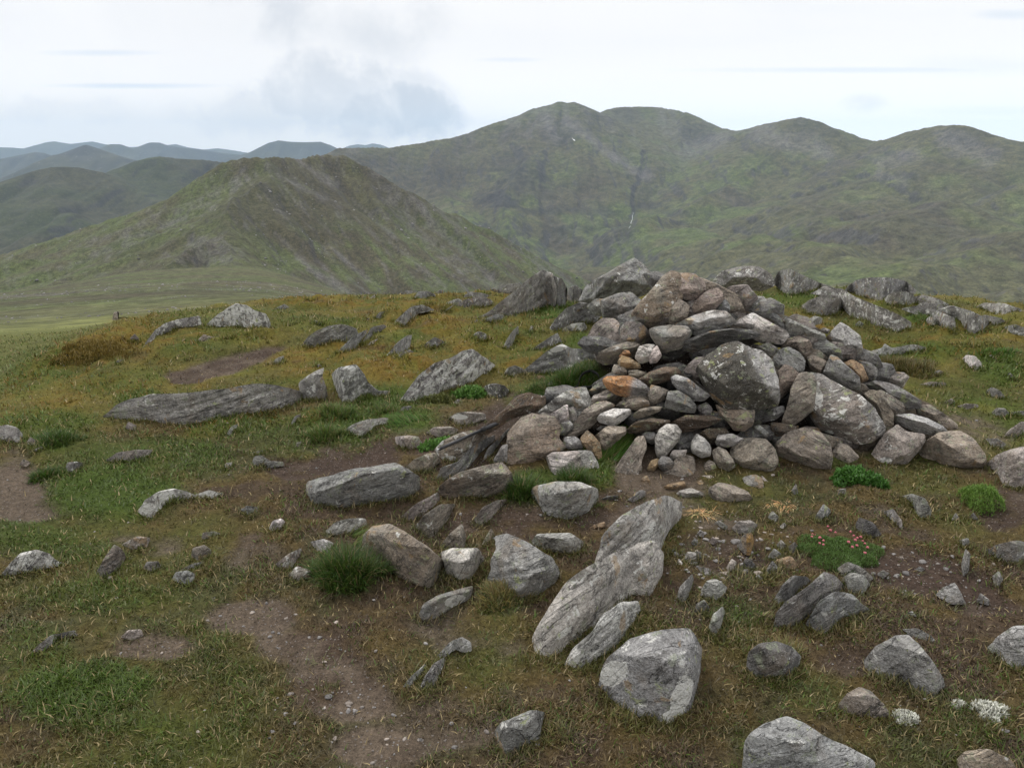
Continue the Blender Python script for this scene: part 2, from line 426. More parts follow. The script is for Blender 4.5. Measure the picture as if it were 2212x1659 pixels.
def build_hill():
    na, nr = 1150, 560
    x, y, q = polar_sheet(-.95, .62, na, 33, 1500, nr)
    z, S, D, K, over = hill_z(x, y)
    r = np.hypot(x, y)
    sl = slope_of(z, (nr, na), x, y)
    hill = sstep(-8, 10, over)
    n_big = fbm(x / 90, y / 90, seed=31, oct=4); n_mid = fbm(x / 22, y / 22, seed=32, oct=4); n_sm = fbm(x / 5, y / 5, seed=33, oct=3)
    west = hill_west(x, y); streak = hill_streak(x, y, west, 9, 130, 34); streak2 = hill_streak(x, y, west, 22, 260, 43)
    c = np.repeat(OLIVE[None, :] * 1.1, len(x), 0)
    east = ((K == 0) & (S < 1500)) | (K == 4)
    px_, py_ = to_px(x, y, z)
    sunny = west         # grassier western side; its lit look against the darker east is painted too
    c = mixv(c, GREEN, np.clip(sstep(-.15, .5, n_mid + streak * .7) * (.35 + .6 * sunny), 0, .9))
    c = mixv(c, GREEN * 1.15, hill * west * sstep(-.5, .3, n_mid) * .6)
    c = mixv(c, GREEN * 1.1, hill * (K == 1) * sstep(60, 8, D) * .7)
    c = mixv(c, BROWN * .95, .75 * hill * sstep(-.25, .35, n_big * .5 + streak * .7 + .25 * (1 - sunny)) * (.85 - .55 * sunny))
    c = mixv(c, CRAG * .8, hill * (1 - sunny) * sstep(.1, .5, fbm((x * .84 + y * .54) / 5, (x * .54 - y * .84) / 40, seed=44, oct=3) + .15 * n_mid) * sstep(-75, -30, z) * .5)
    c = mixv(c, SCREE * .9, hill * (1 - .5 * sunny) * sstep(.12, .5, fbm((x * .84 + y * .54) / 4, (x * .54 - y * .84) / 26, seed=45, oct=3) + .3 * n_sm - .1) * .5)
    c = mixv(c, GREEN * 1.2, hill * (1 - west) * sstep(-45, -85, z) * sstep(-.4, .3, n_mid + streak) * .7)
    c = mixv(c, SCREE * .85, hill * sstep(.28, .62, streak2 * 1.1 + n_sm * .45 + .12 * (1 - sunny)) * .45 * sstep(.15, .4, sl))
    c = mixv(c, CRAG, hill * sstep(.75, 1.25, sl + n_sm * .3) * .8)
    # scree fans: run downhill between (x0,y0) and (x1,y1) of the photograph, kept on the slope itself
    for (x0, y0, x1, y1, w) in [(640, 560, 750, 632, 10), (590, 500, 690, 600, 6), (700, 520, 800, 610, 5), (840, 520, 960, 620, 5), (760, 430, 850, 510, 4), (600, 380, 700, 430, 6), (640, 345, 720, 400, 8), (330, 500, 400, 470, 8), (260, 512, 330, 505, 5), (900, 440, 960, 500, 6)]:
        ax, ay = px_ - x0, py_ - y0; ux, uy = x1 - x0, y1 - y0; L = math.hypot(ux, uy); t = np.clip((ax * ux + ay * uy) / L / L, 0, 1)
        dd = np.hypot(ax - t * ux, ay - t * uy) / (w * (.4 + t))
        c = mixv(c, SCREE * 1.0, sstep(1.2, .3, dd + n_sm * .9 + n_mid * .6 + .3 * streak) * .38 * (r > 350))
    # shoulder: stone stripes across the turf
    flat = (1 - hill)
    wob = (x * .12 + y * .035) + 1.3 * fbm(x / 30, y / 30, seed=37, oct=3)
    lobe = 2.2 * fbm(x / 55 + y / 90, y / 9 + x / 60, seed=38, oct=4)
    st = sstep(.0, .5, lobe + .6 * n_sm) * sstep(30, 60, r) * sstep(380, 200, r) * sstep(-.5, .1, fbm(x / 60, y / 60, seed=39, oct=2) + .1)
    c = mixv(c, SCREE * .95, flat * st * sstep(-.25, .35, fbm(x / 1.3, y / 2.6, seed=46, oct=3)) * .75)
    c = mixv(c, GREEN * 1.15, flat * sstep(-.3, .3, n_mid) * .6)
    c = mixv(c, BROWN * 1.1, flat * sstep(.1, .5, fbm(x / 18, y / 50, seed=40, oct=3)) * .6 * (1 - st))
    c = mixv(c, np.array([.105, .115, .04]), flat * sstep(140, 30, r) * .6)
    c = c * (.84 + .16 * fbm(x / 60, y / 60, seed=48, oct=3))[:, None]
    c = c * (1 - sstep(75, 34, r)[:, None]) + cover(x, y, z)[0] * sstep(75, 34, r)[:, None]
    c = c * (1 + .22 * n_sm + .12 * n_mid + .35 * flat * fbm(x / 1.6, y / 3.5, seed=47, oct=3))[:, None]
    me = new_mesh('hill', np.stack([x, y, z], 1), quads=q, attrs={'col': np.clip(c, .01, .6)})
    rs = np.random.RandomState(3); n = 90000; idx = rs.randint(0, len(x), n)
    w_ = (flat * st * (r < 330) * (r > 50) * .5 * sstep(-.3, .3, n_sm) + hill * (r < 1000) * (.22 + .4 * (1 - sunny)) * sstep(-.1, .5, streak + n_mid * .5))[idx]
    k = idx[rs.rand(n) < w_]; m_ = len(k); size = np.where(r[k] > 400, .0011, .0010) * r[k] * (.45 + 1.9 * rs.rand(m_) ** 4)
    px0 = x[k] + rs.normal(0, .004, m_) * r[k]; py0 = y[k] + rs.normal(0, .004, m_) * r[k]
    pz0 = hill_z(px0, py0)[0]
    O = np.array([[1, 0, 0], [-1, 0, 0], [0, 1, 0], [0, -1, 0], [0, 0, 1], [0, 0, -1.0]]); OF = np.array([[0, 2, 4], [2, 1, 4], [1, 3, 4], [3, 0, 4], [2, 0, 5], [1, 2, 5], [3, 1, 5], [0, 3, 5]])
    A = O[None] * (size[:, None] * rs.uniform(.6, 1.3, (m_, 3)) * np.array([1, 1, .6]))[:, None, :]; th = rs.uniform(0, 6.3, m_); ca, sa = np.cos(th)[:, None], np.sin(th)[:, None]
    B = np.stack([A[..., 0] * ca - A[..., 1] * sa + px0[:, None], A[..., 0] * sa + A[..., 1] * ca + py0[:, None], A[..., 2] + pz0[:, None] + size[:, None] * .1], -1).reshape(-1, 3)
    cc = np.repeat(np.array([[.20, .19, .185]]) * rs.uniform(.5, 1.35, m_)[:, None], 6, 0)
    sm, node, link, b = principled('scree_stone', .9, .2); at = node('ShaderNodeAttribute', attribute_name='col'); link(at.outputs['Color'], b.inputs['Base Color'])
    put('scree', new_mesh('scree', B, tris=(np.arange(m_)[:, None, None] * 6 + OF[None]).reshape(-1, 3), attrs={'col': cc}, smooth=False), sm, kind='stuff', label='loose grey stones strewn over the shoulder and the flanks of the hill')
    put('grassy_hill', me, terrain_material('hill_turf', .30, 1.1, (1.0, .9), .42), kind='structure', label='green and brown hill with scree streaks beyond the saddle')

# ---- the big mountain range across the glen
MOUNTAIN = [
 (ridge_pts([(560, 520, 2900), (640, 400, 2920), (690, 345, 2950), (735, 321, 3000), (840, 320, 3100), (900, 311, 3150), (950, 303, 3200), (985, 297, 3250), (1020, 286, 3300), (1050, 272, 3350), (1080, 263, 3380), (1120, 250, 3420), (1150, 237, 3450), (1180, 230, 3480), (1205, 221, 3500),
             (1222, 223, 3510), (1242, 222, 3520), (1262, 230, 3540), (1280, 238, 3560), (1298, 245, 3600)]), (.46, .46), .98),
 (ridge_pts([(1298, 245, 3800), (1315, 236, 4000), (1340, 232, 4050), (1380, 231, 4100), (1430, 234, 4100), (1465, 240, 4050), (1490, 247, 4000), (1515, 262, 3950), (1540, 275, 3850), (1565, 280, 3750), (1590, 284, 3650), (1615, 281, 3550), (1640, 272, 3450), (1680, 264, 3350), (1700, 260, 3280),
             (1730, 255, 3200), (1750, 258, 3180), (1770, 265, 3160), (1800, 281, 3140), (1835, 297, 3150), (1862, 306, 3150), (1890, 306, 3100), (1915, 305, 3000), (1935, 296, 2930), (1960, 287, 2880), (2000, 278, 2800), (2030, 272, 2760), (2060, 271, 2720), (2090, 274, 2700),
             (2120, 283, 2660), (2150, 294, 2620), (2180, 309, 2600), (2212, 320, 2550), (2330, 350, 2450), (2600, 380, 2400)]), (.42, .42), .98),
 (ridge_pts([(1205, 221, 3500), (1215, 262, 3330), (1195, 300, 3150), (1165, 325, 3000), (1130, 352, 2850), (1100, 385, 2700), (1085, 420, 2550), (1100, 470, 2350), (1140, 520, 2150)]), (0.57, 0.51), 1.0),
 (ridge_pts([(950, 303, 3200), (930, 345, 3000), (945, 385, 2750), (980, 425, 2500), (1010, 470, 2250), (1060, 530, 1900)]), (0.49, 0.49), 1.0),
 (ridge_pts([(1262, 230, 3540), (1300, 290, 3350), (1330, 340, 3150), (1310, 400, 2900), (1260, 440, 2700), (1240, 500, 2400)]), (0.49, 0.46), 1.0),
 (ridge_pts([(1730, 255, 3200), (1690, 300, 3000), (1620, 350, 2800), (1540, 400, 2550), (1450, 440, 2350), (1400, 462, 2250)]), (0.41, 0.46), 1.0),
 (ridge_pts([(1480, 243, 4000), (1470, 300, 3650), (1420, 340, 3350), (1390, 390, 3000), (1340, 440, 2700)]), (0.41, 0.41), 1.0),
 (ridge_pts([(2060, 271, 2720), (2010, 330, 2500), (1930, 400, 2200), (1800, 450, 1900), (1650, 500, 1700), (1500, 545, 1550), (1390, 590, 1450)]), (.26, .27), 1.0),
 (ridge_pts([(2330, 350, 2450), (2200, 400, 2100), (2050, 410, 1900), (1960, 440, 1750), (1850, 500, 1500), (1760, 560, 1300), (1650, 620, 1150)]), (.27, .26), 1.0),
 (ridge_pts([(2500, 420, 1900), (2300, 470, 1550), (2120, 500, 1350), (2000, 545, 1200), (1900, 600, 1050), (1800, 660, 950)]), (.27, .24), 1.0),
 (ridge_pts([(2600, 520, 1300), (2350, 560, 1100), (2212, 590, 1000), (2080, 650, 880)]), (.26, .22), 1.0),
]
# ravine and stream beds (frame x, frame y): cut into the range and coloured
STREAMS = [([(1392, 330), (1385, 380), (1372, 420), (1372, 450), (1365, 485), (1335, 515), (1300, 540), (1262, 565), (1238, 590), (1215, 640)], 14, 16),
           ([(1870, 380), (1780, 410), (1720, 425), (1660, 462), (1600, 495), (1540, 530), (1480, 585)], 12, 12),
           ([(1450, 520), (1390, 570)], 8, 8), ([(1700, 520), (1600, 590)], 8, 7), ([(1560, 530), (1500, 590)], 7, 8),
           ([(2000, 430), (1860, 470), (1720, 490)], 8, 6)]
def mountain_z(x, y, detail=True):
    H, S, D, K = ridge_field(x, y, MOUNTAIN)
    r = np.hypot(x, y)
    z = smax(H, np.full_like(H, -330.0) + 0.02 * (r - 1500), 60)
    Dm = line_dist(x, y, MOUNTAIN[:2])
    if detail:
        g = ridged((x + 60 * fbm(x / 400, y / 400, seed=50, oct=2)) / 130, y / 620, seed=51, oct=4)
        gb = ridged((x + 110 * fbm(x / 500, y / 500, seed=57, oct=2)) / 330 + y / 2600, y / 1500, seed=56, oct=3)
        z = z - 14 * sstep(0, 160, Dm) * (g + .4) - 34 * sstep(30, 420, Dm) * (gb + .2)
        z = z + sstep(0, 120, Dm + 20) * 15 * fbm(x / 190, y / 190, seed=52, oct=5) + 3 * sstep(0, 60, Dm + 10) * ridged(x / 60, y / 60, seed=53, oct=4)
        z = z + 3.2 * fbm(x / 28, y / 28, seed=54, oct=4)
    return z, S, D, K

def build_mountains():
    na, nr = 1500, 620
    x, y, q = polar_sheet(-.80, .80, na, 750, 5200, nr)
    z, S, D, K = mountain_z(x, y)
    r = np.hypot(x, y)
    px_, py_ = to_px(x, y, z)
    cut = np.zeros_like(x); bed = np.zeros_like(x)
    wob = 6 * fbm(x / 60, y / 60, seed=60, oct=3)
    for pts, w, depth in STREAMS:
        for (x0, y0), (x1, y1) in zip(pts[:-1], pts[1:]):
            ax, ay = px_ + wob - x0, py_ - y0; ux, uy = x1 - x0, y1 - y0; L = math.hypot(ux, uy); t = np.clip((ax * ux + ay * uy) / L / L, 0, 1)
            dd = np.hypot(ax - t * ux, ay - t * uy)
            cut = np.maximum(cut, .42 * depth * sstep(w * .7, 0, dd)); bed = np.maximum(bed, sstep(w * .22, 0, dd))
    front = (r < 3400) & (r > 1000)
    z = z - cut * front * (r / 2200)
    sl = slope_of(z, (nr, na), x, y)
    n_big = fbm(x / 400, y / 400, seed=61, oct=4); n_mid = fbm(x / 90, y / 90, seed=62, oct=5); n_sm = fbm(x / 22, y / 22, seed=63, oct=4)
    streak = fbm((x + 60 * fbm(x / 400, y / 400, seed=50, oct=2)) / 45, y / 420, seed=64, oct=4)
    c = np.repeat(OLIVE[None, :] * 1.0, len(x), 0)
    c = mixv(c, GREEN * .92, sstep(-.1, .5, n_mid + streak * .5) * .55)
    low = sstep(60, -200, z)
    c = mixv(c, GREEN * 1.12, low * sstep(-.3, .4, n_mid) * .7)
    c = mixv(c, BROWN * .95, sstep(.0, .5, n_big + .5 * streak) * .7)
    hi = sstep(-120, 160, z)
    c = mixv(c, SCREE * .85, sstep(.12, .6, streak * .9 + n_sm * .4 + .18 * hi) * (.10 + .30 * hi))
    c = mixv(c, CRAG * .9, sstep(.55, .9, sl + n_sm * .25) * .8)
    # named crags: darker broken rock on the face
    for (cx, cy, rx, ry, k) in [(1085, 432, 52, 22, .9), (1120, 360, 60, 40, .4), (1215, 290, 40, 30, .5), (1160, 400, 60, 30, .35), (1180, 455, 50, 9, .5), (1290, 460, 60, 12, .55), (1345, 500, 40, 22, .55), (1390, 445, 55, 9, .6), (1510, 285, 50, 22, .4), (1360, 250, 60, 18, .35), (1760, 275, 60, 24, .35), (2080, 300, 70, 22, .4), (1240, 495, 60, 14, .35), (1490, 460, 90, 8, .3)]:
        d_ = np.hypot((px_ - cx) / rx, (py_ - cy) / ry)
        c = mixv(c, CRAG * .62, sstep(1.15, .55, d_ + n_mid * .5 + n_sm * .5) * k * (r > 1500))
    for (x0, y0, x1, y1, w) in [(1225, 262, 1330, 345, 12), (1180, 255, 1200, 300, 12), (1330, 345, 1400, 380, 14), (1560, 300, 1480, 330, 20), (1640, 290, 1780, 330, 22), (1900, 350, 1980, 330, 22), (2040, 300, 2140, 340, 26), (1900, 380, 1950, 390, 16)]:
        ax, ay = px_ - x0, py_ - y0; ux, uy = x1 - x0, y1 - y0; L = math.hypot(ux, uy); t = np.clip((ax * ux + ay * uy) / L / L, 0, 1)
        dd = np.hypot(ax - t * ux, ay - t * uy) / w
        c = mixv(c, SCREE * .95, sstep(1.3, .3, dd + n_sm * .8 + n_mid * .5) * .40)
    c = mixv(c, np.array([.04, .038, .028]), bed * .45 * front * (.6 + .4 * sstep(-.3, .2, n_mid)))
    c = c * (1 + .25 * n_sm + .12 * n_mid)[:, None]
    me = new_mesh('mountain_range', np.stack([x, y, z], 1), quads=q, attrs={'col': np.clip(c, .01, .6)})
    put('mountain_range', me, terrain_material('mountain_turf', .05, .22, (1.0, 6.0), .38), kind='structure', label='long mountain range with corries and scree across the glen')
    # waterfall and the snow patch lie on the face
    def ribbon(name, pts, w, col, label, cat, off):
        P = []
        for X_, Y_ in pts:
            p = hit(X_, Y_, lambda a, b: mz(a, b), 1200, 5000, 1600)
            P.append(p)
        d = EYE - P[0]; d = d / np.linalg.norm(d)
        V = []
        n = len(P)
        for k, p in enumerate(P):
            ww = w[k] * np.linalg.norm(p) / F
            for sgn in (-1, 0, 1):
                V.append(p + np.array([sgn * ww, 0, 0]) + d * (off + (1 - abs(sgn)) * ww * .6))
        q = grid_quads(n, 3)
        m, node, link, b = principled(name, .6, .3)
        b.inputs['Base Color'].default_value = (*col, 1)
        put(name, new_mesh(name, np.array(V), quads=q), m, label=label, cat=cat)
    Zg = z.reshape(nr, na); la = np.log(np.hypot(x, y)).reshape(nr, na)[:, 0]; aa = np.linspace(-.80, .80, na)
    def mz(a, b):
        R_ = np.log(np.maximum(np.hypot(a, b), 751)); A_ = np.arctan2(a, b)
        i = np.clip(((R_ - la[0]) / (la[1] - la[0])).astype(int), 0, nr - 1); j = np.clip(((A_ + .80) / (aa[1] - aa[0])).astype(int), 0, na - 1)
        return Zg[i, j]
    ribbon('waterfall', [(1368, 460), (1366, 467), (1366, 474), (1363, 481), (1362, 488), (1358, 494)], [.35, .55, .45, .65, .45, .3], (.45, .48, .50), 'thin white waterfall dropping into the ravine below the corrie', 'waterfall', 6)
    ribbon('snow_patch', [(1236, 299), (1238, 301), (1240, 303), (1242, 305)], [.6, 1.6, 1.6, .4], (.75, .77, .8), 'tiny white snow patch under the highest peak', 'snow patch', 10)

# ---- hills to the west, and the blue ones far off
def range_sheet(name, lines, a0, a1, na, r0, r1, nr, cols, floor, nz, mat, label, seed):
    x, y, q = polar_sheet(a0, a1, na, r0, r1, nr)
    LL = [(ridge_pts(l), s, 1.0) for l, s in lines]; H, S, D, K = ridge_field(x, y, LL); D = line_dist(x, y, LL[:2] if name != 'western_hills' else LL[:1])
    z = smax(H, np.full_like(H, floor), nz * 3)
    z = z - nz * 1.2 * sstep(0, nz * 6, D) * (ridged(x / (nz * 7), y / (nz * 30), seed=seed, oct=3) + .4)
    z = z + nz * fbm(x / (nz * 12), y / (nz * 12), seed=seed + 1, oct=5) * sstep(0, nz * 8, D + nz)
    sl = slope_of(z, (nr, na), x, y)
    n1 = fbm(x / (nz * 14), y / (nz * 14), seed=seed + 2, oct=5); n2 = fbm(x / (nz * 3), y / (nz * 3), seed=seed + 3, oct=3)
    c = np.repeat(np.array(cols[0])[None, :], len(x), 0)
    c = mixv(c, cols[1], sstep(-.2, .4, n1) * .7); c = mixv(c, cols[2], sstep(.5, .9, sl + n2 * .3) * .8)
    c = c * (1 + .25 * n2)[:, None]
    put(name, new_mesh(name, np.stack([x, y, z], 1), quads=q, attrs={'col': np.clip(c, .01, .6)}), mat, kind='structure', label=label)

def build_distance():
    m1 = terrain_material('moor_turf', .03, .12, (.5, 4.0), .3); m2 = terrain_material('far_turf', .004, .02, (.4, 20.0), .2)
    cols = (OLIVE * .52, GREEN * .48, CRAG * .5)
    range_sheet('western_hills', [
        ([(-400, 470, 3000), (-100, 430, 2900), (0, 399, 2850), (35, 385, 2850), (60, 375, 2850), (85, 366, 2850), (110, 361, 2850), (145, 360, 2850), (170, 362, 2850), (195, 367, 2850), (215, 371, 2850), (235, 380, 2900), (250, 376, 3000), (270, 362, 3050),
          (290, 350, 3100), (320, 342, 3100), (345, 339, 3100), (375, 342, 3150), (430, 345, 3150), (480, 351, 3200), (560, 362, 3300), (650, 370, 3400)], (.33, .36)),
        ([(110, 361, 2850), (90, 410, 2600), (130, 450, 2400), (90, 500, 2150), (60, 560, 1900)], (.3, .3)),
        ([(345, 339, 3100), (300, 400, 2800), (330, 440, 2500), (260, 480, 2200), (180, 530, 1900)], (.34, .3)),
        ([(-100, 430, 2900), (-120, 500, 2400), (-60, 570, 1900)], (.3, .3))],
        -.95, -.1, 700, 1300, 4200, 260, cols, -420, 16, m1, 'dark low hills with two rounded tops west of the green hill', 71)
    blue = (OLIVE * .55, CRAG * .7, CRAG * .5)
    range_sheet('blue_hills', [
        ([(-300, 420, 6000), (-100, 400, 6000), (0, 392, 6000), (40, 372, 6080), (80, 352, 6240), (120, 335, 6400), (150, 326, 6400), (170, 319, 6400), (185, 313, 6400), (200, 318, 6400), (225, 330, 6400), (260, 338, 6400), (290, 346, 6400), (320, 358, 6400), (420, 375, 6400)], (.4, .4)),
        ([(-300, 350, 8500), (-50, 345, 8500), (0, 345, 8500), (40, 337, 8500), (75, 330, 8500), (95, 332, 8500), (120, 340, 8500), (200, 352, 8500)], (.4, .4))],
        -.8, -.1, 560, 4400, 9400, 160, blue, -300, 24, m2, 'hazy grey blue hills with a small pointed top', 81)
    range_sheet('far_blue_hills', [
        ([(200, 335, 10500), (218, 320, 10500), (240, 312, 10500), (258, 312, 10500), (272, 318, 10500), (290, 323, 10500), (305, 316, 10500), (325, 308, 10500), (342, 308, 10500), (360, 314, 10500), (385, 319, 10500), (430, 323, 10500), (480, 331, 10500), (540, 338, 10500), (620, 345, 10500)], (.4, .4)),
        ([(480, 345, 9500), (520, 336, 9500), (545, 328, 9500), (565, 318, 9500), (582, 309, 9500), (602, 304, 9500), (625, 307, 9500), (660, 308, 9500), (692, 307, 9500), (710, 313, 9500), (725, 321, 9500), (760, 335, 9500), (850, 345, 9500)], (.5, .5))],
        -.8, 0, 700, 8000, 12000, 130, blue, -300, 32, m2, 'blue silhouetted hills with a flat topped one above the green hill', 91)
    range_sheet('horizon_hills', [
        ([(-300, 330, 14500), (-60, 322, 14500), (0, 319, 14500), (30, 320, 14500), (50, 322, 14500), (75, 315, 14500), (100, 308, 14500), (118, 306, 14500), (135, 309, 14500), (155, 312, 14500), (180, 309, 14800), (200, 307, 14800), (222, 312, 14800), (260, 320, 14800), (340, 318, 14800), (380, 313, 14800), (405, 320, 14800),
          (440, 325, 14800), (470, 322, 14800), (500, 326, 14800), (540, 333, 14800), (700, 335, 14800), (735, 324, 14800), (755, 316, 14800), (772, 313, 14800), (790, 315, 14800), (805, 311, 14800), (822, 314, 14800), (850, 324, 14800), (950, 335, 14800), (1200, 340, 14800)], (.4, .4))],
        -.9, .2, 800, 12500, 16600, 80, blue, -300, 38, m2, 'palest mountains along the horizon', 99)

def build_haze():
    x0, x1, y0, y1, z0, z1 = -15500, 15500, -400, 17000, -640, 560
    V = [(x, y, z) for z in (z0, z1) for y in (y0, y1) for x in (x0, x1)]
    q = [(0, 2, 3, 1), (4, 5, 7, 6), (0, 1, 5, 4), (1, 3, 7, 5), (3, 2, 6, 7), (2, 0, 4, 6)]
    m = bpy.data.materials.new('haze'); m.use_nodes = True
    node, link = nt(m.node_tree)
    v = node('ShaderNodeVolumePrincipled'); v.inputs['Color'].default_value = (.60, .80, 1.0, 1); v.inputs['Density'].default_value = HAZE
    v.inputs['Anisotropy'].default_value = .0
    o = node('ShaderNodeOutputMaterial'); link(v.outputs[0], o.inputs['Volume'])
    m.cycles.homogeneous_volume = True
    put('haze', new_mesh('haze', V, quads=q, smooth=False), m, kind='stuff', label='thin blue haze filling the air over the glens')
HAZE = 5.6e-5
# ------------------------------------------------------------------ stones
# frames the outlines were measured in: origin x, origin y, scale (all in the photograph's own 3587 wide pixels)
FR = {'Z1': (1400, 900, .5123), 'Z2': (2000, 900, .4069), 'Z3': (2700, 1000, .42198), 'Z4': (0, 950, .4822), 'Z5': (900, 950, .4822), 'Z6': (0, 1700, .5967),
      'Z7': (1100, 1700, .5967), 'Z8': (2300, 1700, .5967), 'ZR': (2387, 300, .5425), 'Z10': (2000, 1400, .31646), 'Z9': (1480, 1280, .31646), 'D': (0, 0, 1.62161)}
